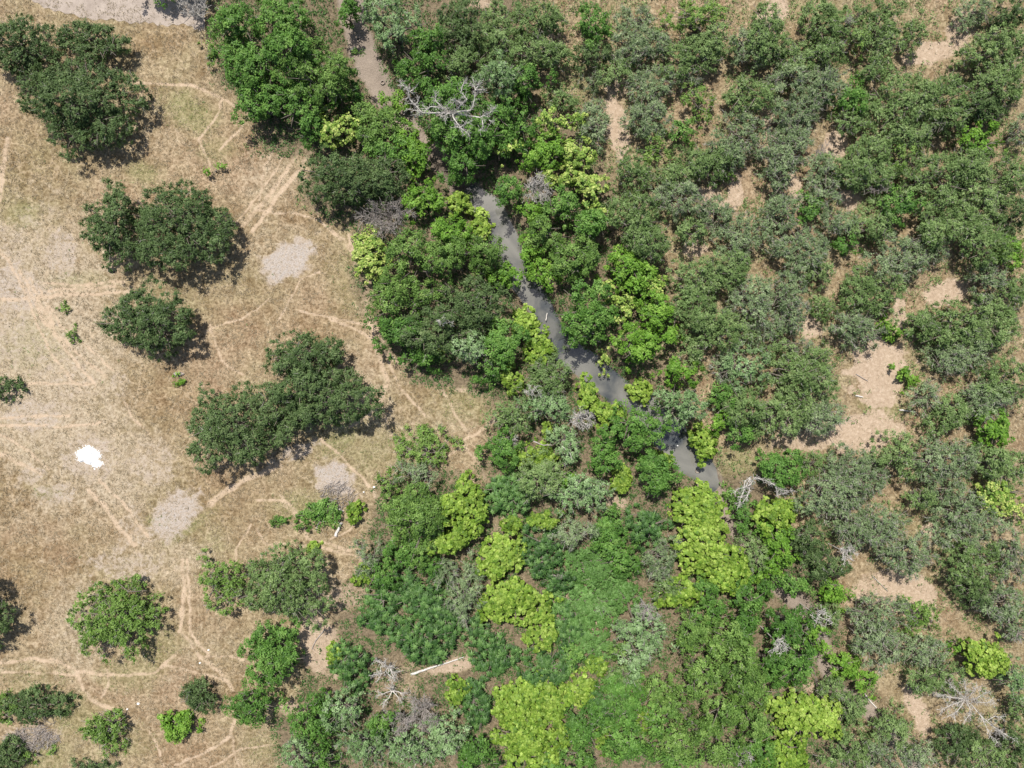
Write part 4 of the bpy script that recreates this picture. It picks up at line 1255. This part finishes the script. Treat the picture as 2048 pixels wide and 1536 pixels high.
dead_tree(1634, 1232, 16, 18, 8.6, 6, "pale bare snag beside the dark creek gap, right of the little white one", rad=.05, per_m=3, tl=.6, tr=.024, zb=.72)
dead_tree(1682, 1100, 18, 16, 7.2, 9, "small curled silver snag among thorn trees", rad=.06, per_m=4, tl=.5, tr=.026, zb=.7)
dead_tree(1290, 1212, 22, 16, 8.8, 8, "grey twiggy snag on top of the large silvery tree", mat=DEADBROWN, rad=.05, per_m=4, tl=.6, tr=.024, zb=.75)
dead_tree(1476, 1506, 24, 20, 6.5, 8, "white snag on the bottom edge among green crowns", rad=.07, per_m=3.5, tl=.7, tr=.026, zb=.4)
dead_tree(1018, 882, 24, 16, 4.5, 8, "grey bare snag above a lime bush on the meadow-side wood edge", rad=.06, per_m=4, tl=.6, tr=.024, zb=.4)
dead_tree(1064, 782, 16, 12, 7.5, 6, "tiny white snag over the silvery tree near the fan-shaped snag", rad=.045, per_m=3, tl=.5, tr=.022, zb=.75)
dead_tree(1755, 378, 24, 14, 4.5, 7, "bare grey snag in the scrub below the steep sandy strip", mat=DEADBROWN, rad=.06, per_m=3.5, tl=.7, tr=.026, zb=.4)
dead_tree(1640, 310, 20, 24, 4, 8, "bare grey snag leaning over the steep sandy strip", mat=DEADBROWN, rad=.05, per_m=4, tl=.7, tr=.024, zb=.3)
dead_tree(1690, 52, 14, 8, 5.6, 5, "tiny grey snag in the scrub near the top edge", mat=DEADBROWN, rad=.04, per_m=3.5, tl=.5, tr=.022, zb=.7)
dead_tree(2034, 1262, 22, 12, 5.6, 6, "grey bare boughs at the wood-side edge above the lime tree", mat=DEADBROWN, rad=.06, per_m=3.5, tl=.7, tr=.024, zb=.6)
dead_tree(890, 648, 16, 10, 9, 4, "single bare white bough on a dark crown of the creek wood", rad=.05, per_m=2.5, tl=.5, tr=.022, zb=.8)
dead_tree(1118, 1444 - 292, 16, 10, 3.4, 5, "small grey snag in the creeper beside a star-leaved shrub", mat=DEADBROWN, rad=.04, per_m=3.5, tl=.5, tr=.022, zb=.5)

def log(pts, r0, r1, name, label, cat, twigs=0.8, mat=None, lift=0.12, tl=.5):
    r = np.random.default_rng(int(pts[0][0] * 17)); W = np.array([at(*p) for p in pts]); W[:, 2] = height(W[:, 0], W[:, 1]) + lift + r0 * 0.4
    # subdivide so that the log has an uneven girth and line
    Q = [W[0]]
    for k in range(len(W) - 1):
        for t in (0.33, 0.66, 1.0): Q.append(W[k] * (1 - t) + W[k + 1] * t + (r.normal(0, r0 * 0.25, 3) if t < 1 else 0))
    Q = np.array(Q); b = Q[0].copy(); Q = Q - b; R = np.linspace(r0, r1, len(Q)) * r.uniform(0.85, 1.15, len(Q))
    parts = [tubes([(Q, R)], 8)]
    if twigs: parts.append(add_twigs(r, [(Q[len(Q) // 3:], R)], twigs, tl, 0.028))
    v, f = join(parts)
    return tag(mesh_from(name, v, f, 4, mat or DEAD, smooth_shade=True, loc=b), label, cat, "fallen logs and boughs")
log([(822, 1347), (850, 1338), (880, 1328), (905, 1320), (928, 1312)], .2, .07, "fallen_log", "long straight pale fallen log across a sandy gap in the lower wood", "log", .4)
log([(672, 1072), (680, 1052), (684, 1045)], .24, .2, "fallen_log", "short thick bleached log lying in the grass below two bushes", "log", 0)
log([(686, 1046), (664, 1042), (640, 1042), (634, 1054), (632, 1060)], .09, .05, "fallen_bough", "thin bleached curved bough arching from the short thick log to the dark shrub", "bough", 1.2)
log([(688, 1022), (668, 1014), (652, 1002)], .1, .05, "fallen_bough", "bleached bough lying between the dark shrub and the lime bush", "bough", 1.0)
log([(650, 1258), (632, 1280), (624, 1298)], .08, .05, "fallen_log", "thin brown pole lying on the bare soil below the dense olive tree", "log", .4, DEADBROWN)
log([(1798, 820), (1815, 822), (1832, 824)], .15, .08, "fallen_log", "pale forked log at the lower rim of the big bare clearing", "log", 1.2)
log([(1710, 791), (1725, 794)], .12, .1, "fallen_log", "short pale log in green weeds at the foot of the big bare clearing", "log", 0)
log([(1712, 748), (1736, 762)], .06, .04, "fallen_bough", "thin stick lying on the bare soil of the big bare clearing", "bough", .5, DEADBROWN)
log([(1745, 1152), (1775, 1182)], .09, .05, "fallen_bough", "thin dark bough slanting into the sandy clearing of the lower wood", "bough", .6, DEADBROWN)
log([(1732, 1390), (1745, 1406), (1758, 1420)], .13, .09, "fallen_log", "grey log lying in the dry lower creek gully", "log", .3)
log([(1574, 909), (1592, 904)], .1, .05, "fallen_bough", "short pale bough lying at the shaded foot of a scrub tree", "bough", .5)
log([(1092, 640), (1095, 625)], .1, .08, "driftwood", "short pale driftwood stick at the bank of the creek bend", "driftwood", 0, None, 1.0)
log([(1120, 887), (1135, 900), (1139, 912)], .07, .04, "fallen_bough", "forked white bough lying over bushes above the lime bush", "bough", 1.4, None, 4.5)
log([(1065, 878), (1085, 886), (1100, 885)], .1, .05, "fallen_bough", "pinkish grey bare bough over bushes beside the forked white bough", "bough", 1.0, DEADBROWN, 4.2)

def brush_pile(px, py, rx, ry, n, label, zmax=.7):
    r = np.random.default_rng(int(px + py * 3)); b = at(px, py); b[2] = hz(b[0], b[1])
    a = r.random(n) * 6.28; d = np.sqrt(r.random(n)); c = np.stack([np.cos(a) * d * rx * S, np.sin(a) * d * ry * S, r.random(n) * zmax * (1 - d * d) + 0.06], 1)
    ang = r.normal(0.5, 0.8, n); v = np.stack([np.cos(ang), np.sin(ang), r.normal(0, .18, n)], 1); L = r.uniform(.5, 1.6, n)[:, None]
    v1, f1 = twig_prisms(c - v * L / 2, c + v * L / 2, r.uniform(.02, .06, n))
    return tag(mesh_from("brush_pile", v1, f1, 4, DEADBROWN, loc=b), label, "brush pile", "heaps of dead sticks")
brush_pile(64, 1478, 55, 22, 420, "heap of grey dead branches in the bottom corner of the meadow")
brush_pile(678, 990, 36, 28, 220, "loose heap of grey dead sticks above the round lime bush", .4)
brush_pile(92, 1452, 22, 8, 18, "few long pale poles sticking out of the corner brush pile", .9)

# ------------------------------------------------------------------ small things
def simple_mat(name, c0, c1, scale=4, rough=.8):
    return bark_mat(name, c0, c1, scale)
RUBBER = simple_mat("dusty_rubber", (0.20, 0.165, 0.135), (0.36, 0.30, 0.25), 6)
WALL = simple_mat("dark_rubber", (0.045, 0.04, 0.035), (0.11, 0.095, 0.08), 6)
WHITE = simple_mat("white_sheet", (0.66, 0.66, 0.65), (0.86, 0.86, 0.86), 4)
ROCK = simple_mat("dark_rock", (0.05, 0.048, 0.045), (0.17, 0.16, 0.15), 2.5)
STUMP = simple_mat("rotten_wood", (0.15, 0.12, 0.10), (0.40, 0.36, 0.32), 5)
BLACK = simple_mat("matte", (0.012, 0.010, 0.010), (0.035, 0.03, 0.03), 5)

def tyre(px, py, label, zoff=0.02, R=.38, tilt=0.06):
    b = at(px, py); b[2] = hz(b[0], b[1]) + zoff; root = empty("tyre", b); root.rotation_euler = (tilt, tilt * .6, 0)
    def lathe(prof, name, mat):
        n = 36; V = []; F = []; m = len(prof)
        for i in range(n):
            a = 6.2832 * i / n
            for q, (rr, zz) in enumerate(prof):
                bump = 0.012 * ((i % 2) * 2 - 1) if name == "tread" and 0 < q < m - 1 else 0
                V.append(((rr + bump) * math.cos(a), (rr + bump) * math.sin(a), zz))
        for i in range(n):
            for q in range(m - 1):
                j = (i + 1) % n; F.append((i * m + q, j * m + q, j * m + q + 1, i * m + q + 1))
        mesh_from(name, np.array(V), F, None, mat, root, smooth_shade=name != "tread")
    lathe([(R - .04, 0), (R, .03), (R + .01, .11), (R, .19), (R - .04, .215)], "tread", WALL)
    lathe([(R - .04, .2155), (R - .09, .225), (R - .15, .215), (R - .17, .19), (R - .15, .12), (R - .14, .04), (R - .16, 0.01), (R - .04, .003)], "sidewall", RUBBER)
    return tag(root, label, "tyre", "old tyres dumped in the creek bed")
tyre(714, 73.5, "upper of two old dusty tyres lying flat on the dry mud of the creek bed", .0)
tyre(763, 160, "lower of two old tyres lying flat on the pale gravelly creek bed", .0)
tyre(1399, 944, "old tyre half sunk in grey water at the end of the open creek", .12, tilt=.12)

def lumpy(px, py, rx, ry, hh, mat, name, label, cat, seed, rough=.25, z=0, group=None, nu=40, nr=14, edge=.3, steep=.6):
    r = np.random.default_rng(seed); b = at(px, py); b[2] = hz(b[0], b[1]) + z
    V = [(0, 0, hh)]; F = []
    for q in range(1, nr + 1):
        t = q / nr
        for i in range(nu):
            a = 6.2832 * i / nu
            e = 1 + edge * (vnoise(math.cos(a) * 3 + 9, math.sin(a) * 3 + 9, 1.0, seed, 3) - .5) * 2
            x, y = math.cos(a) * t * rx * S * e, math.sin(a) * t * ry * S * e
            zz = hh * (1 - t ** 2) ** steep * (1 + rough * 2 * (vnoise(x * 2 + 40, y * 2 + 40, .8, seed + 1, 3) - .5)) - (0.06 if q == nr else 0)
            V.append((x, y, zz))
    for i in range(nu):
        j = (i + 1) % nu; F.append((0, 1 + i, 1 + j))
        for q in range(nr - 1):
            F.append((1 + q * nu + i, 1 + (q + 1) * nu + i, 1 + (q + 1) * nu + j, 1 + q * nu + j))
    return tag(mesh_from(name, np.array([[float(c) for c in v] for v in V]), F, None, mat, loc=b), label, cat, group)

def white_pile():
    r = np.random.default_rng(5); b = at(180, 912); b[2] = hz(b[0], b[1])
    out = [(152, 907), (158, 899), (166, 896), (173, 891), (180, 889), (184, 893), (190, 896), (195, 900), (200, 904), (203, 909), (201, 915), (198, 919), (203, 922), (208, 924), (208, 929), (203, 934), (197, 937), (190, 936),
           (184, 932), (178, 930), (172, 927), (166, 924), (160, 924), (156, 918)]
    P = np.array([at(*p)[:2] - b[:2] for p in out]); n = len(P)
    # finer, ragged outline
    Q = []
    for k in range(n):
        for t in np.linspace(0, 1, 6, endpoint=False):
            q = P[k] * (1 - t) + P[(k + 1) % n] * t; Q.append(q * (1 + r.normal(0, .035)))
    Q = np.array(Q); m = len(Q); V = [(0, 0, .42)]; F = []; NR = 16
    for q in range(1, NR + 1):
        t = q / NR
        for i in range(m):
            x, y = Q[i] * t; zz = .42 * (1 - t ** 2.2) + .5 * (vnoise(x + 50, y + 50, .5, 3, 3) - .5) * (1 - t ** 6) - (.05 if q == NR else 0)
            V.append((x, y, float(zz)))
    for i in range(m):
        j = (i + 1) % m; F.append((0, 1 + i, 1 + j))
        for q in range(NR - 1): F.append((1 + q * m + i, 1 + (q + 1) * m + i, 1 + (q + 1) * m + j, 1 + q * m + j))
    for _ in range(60):
        i = r.integers(m); c = Q[i] * r.uniform(1.0, 1.14); s = r.uniform(.05, .16); a = r.random() * 3.14; k = len(V)
        dx, dy = math.cos(a) * s, math.sin(a) * s
        V += [(c[0] - dx, c[1] - dy, .02), (c[0] + dy * .6, c[1] - dx * .6, .05 + r.random() * .08), (c[0] + dx, c[1] + dy, .03), (c[0] - dy * .6, c[1] + dx * .6, .06)]
        F.append((k, k + 1, k + 2, k + 3))
    tag(mesh_from("white_pile", np.array(V), F, None, WHITE, loc=b), "bright white crumpled pile lying on the bare ground of the meadow", "pile")
white_pile()
for i, (x, y, s, lab) in enumerate([(418, 1299, 2.4, "upper of two white scraps in the grass beside the dirt trail, below the see-through tree"), (401, 1325, 2.4, "lower of two white scraps in the grass beside the trail, below the see-through tree"),
                                (277, 1407, 3.2, "larger of two white scraps above the yellowish green shrub"), (255, 1418, 2.2, "smaller of two white scraps above the yellowish green shrub"),
                                (748.5, 974, 3.0, "larger of two white scraps beside the big lime and green pair"), (728, 984, 2.2, "smaller of two white scraps near the heap of grey dead sticks"),
                                (1359, 893, 1.9, "small pale scrap floating on the last open water"), (1384, 934, 2.4, "small pale scrap at the lower end of the open water")]):
    lumpy(x, y, s, s * .75, .16, WHITE, "white_scrap", lab, "litter", 100 + i, group="white scraps of litter", nu=14, nr=5, z=.55 if i == 6 else .03)
lumpy(706, 96, 9.5, 7.5, .75, ROCK, "boulder", "dark rounded boulder at the edge of the dry creek bed between the two tyres", "boulder", 7, nu=26, nr=8, edge=.2)
lumpy(225, 541, 10, 6, .55, BLACK, "black_lump", "black charred lump at the foot of the narrow dark meadow tree", "stump", 17, nu=22, nr=7)  # low lumpy black mound beneath the tree
lumpy(358, 748, 12, 4.5, .4, STUMP, "rotten_stump", "grey rotten stump above a tiny vivid green tuft in the meadow", "stump", 27, nu=22, nr=7, rough=.5)

# ------------------------------------------------------------------ grass, weeds, undergrowth: nobody could count them
def straw_mat():
    m, nt = new_mat("straw")
    a = N(nt, "ShaderNodeAttribute", attribute_name="tint")
    c = ramp(nt, a.outputs["Fac"], [(0.0, (0.15, 0.115, 0.07)), (0.45, (0.30, 0.245, 0.16)), (0.85, (0.46, 0.39, 0.28)), (1.0, (0.24, 0.26, 0.10))])
    p = N(nt, "ShaderNodeBsdfPrincipled", i_Roughness=.9); p.inputs["Specular IOR Level"].default_value = .1; nt.links.new(c, p.inputs["Base Color"])
    o = N(nt, "ShaderNodeOutputMaterial"); nt.links.new(p.outputs[0], o.inputs[0])
    return m

def sample_ground(n, seed, xr=(-92, 92), yr=(-70, 70)):
    r = np.random.default_rng(seed); x = r.uniform(*xr, n); y = r.uniform(*yr, n)
    ix = np.clip(np.searchsorted(gx, x), 0, nx - 1); iy = np.clip(np.searchsorted(gy, y), 0, ny - 1)
    return r, x, y, {k: v[iy, ix] for k, v in MK.items()}, GZ[iy, ix]

def dry_grass():
    r, x, y, mk, z = sample_ground(300000, 41)
    clump = vnoise(x, y, 1.1, 52, 3)
    pr = (1 - .93 * mk['grey']) * (1 - .9 * mk['sand']) * (1 - .85 * mk['trail']) * (1 - mk['mud']) * (1 - .75 * mk['shady_litter']) * smooth(.32, .62, clump)
    k = r.random(len(x)) < pr
    x, y, z, g, br, cl = x[k], y[k], z[k], mk['green'][k], mk['brown'][k], clump[k]; n = len(x)
    B = 3; x, y, z, g, br, cl = (np.repeat(v, B) for v in (x, y, z, g, br, cl)); n = len(x)
    x = x + r.normal(0, .07, n); y = y + r.normal(0, .07, n); a = r.random(n) * 6.28; hh = r.uniform(.10, .34, n); w = r.uniform(.02, .045, n); ln = r.uniform(.4, 1.5, n) * hh
    p = np.stack([x, y, z - .01], 1); d = np.stack([np.cos(a), np.sin(a), np.zeros(n)], 1); s = np.stack([-np.sin(a), np.cos(a), np.zeros(n)], 1) * w[:, None]
    tip = p + d * ln[:, None] + np.stack([0 * hh, 0 * hh, hh], 1)
    V = np.stack([p - s, p + s, tip], 1).reshape(-1, 3)
    t = np.clip(r.normal(.5, .2, n) - .25 * br, 0, .88); t = np.where(r.random(n) < g * .8, 1.0, t)
    tag(mesh_from("dry_grass", V, np.arange(3 * n), 3, straw_mat(), attrs={"tint": ('FACE', t)}), "dry tan grass tufts over the meadow and clearings", None, None, 'stuff')
dry_grass()

def low_leaves(name, label, n, seed, prob, mat, zlo, zhi, L, clumpy):
    r, x, y, mk, z = sample_ground(n, seed)
    k = r.random(n) < prob(mk, vnoise(x, y, clumpy, seed, 3), x, y); x, y, z = x[k], y[k], z[k]
    B = 6; x, y, z = (np.repeat(v, B) for v in (x, y, z)); n = len(x)
    x = x + r.normal(0, L * .7, n); y = y + r.normal(0, L * .7, n)
    hgt = zlo + (zhi - zlo) * vnoise(x, y, 1.4, seed + 1, 2) * r.random(n)
    p = np.stack([x, y, z + hgt], 1); nrm = unit(r.normal(0, .5, (n, 3)) + np.array([0, 0, 1.0])); ax = unit(np.cross(nrm, r.normal(0, 1, (n, 3)))); bx = np.cross(nrm, ax)
    s = r.uniform(.6, 1.2, n)[:, None] * L / 2
    V = np.stack([p - ax * s, p - bx * s * .55, p + ax * s, p + bx * s * .55], 1).reshape(-1, 3)
    tag(mesh_from(name, V, np.arange(4 * n), 4, mat, attrs={"tint": ('FACE', np.clip(r.normal(.4, .2, n), 0, 1))}), label, None, None, 'stuff')
low_leaves("undergrowth", "low green undergrowth filling gaps between the creek trees", 170000, 61, lambda m, c, x, y: m['shady_litter'] * (1 - m['mud']) * smooth(.28, .48, c) * .8, LEAF['E'], .05, .5, .28, 2.5)
low_leaves("scrub_undergrowth", "low olive undergrowth between the thorn trees", 90000, 71, lambda m, c, x, y: (1 - m['shady_litter']) * (1 - m['meadow']) * (1 - m['sand']) * (1 - m['mud']) * smooth(.42, .58, c) * .85, LEAF['O'], .05, 1.1, .28, 2.0)
low_leaves("meadow_weeds", "low green weeds dotted over the dry meadow", 26000, 81, lambda m, c, x, y: m['meadow'] * (m['green'] * .55 * smooth(.45, .6, c) + .05 * m['grey'] * (c > .6) + .02 * (c > .66)), LEAF['O'], .02, .22, .18, .8)
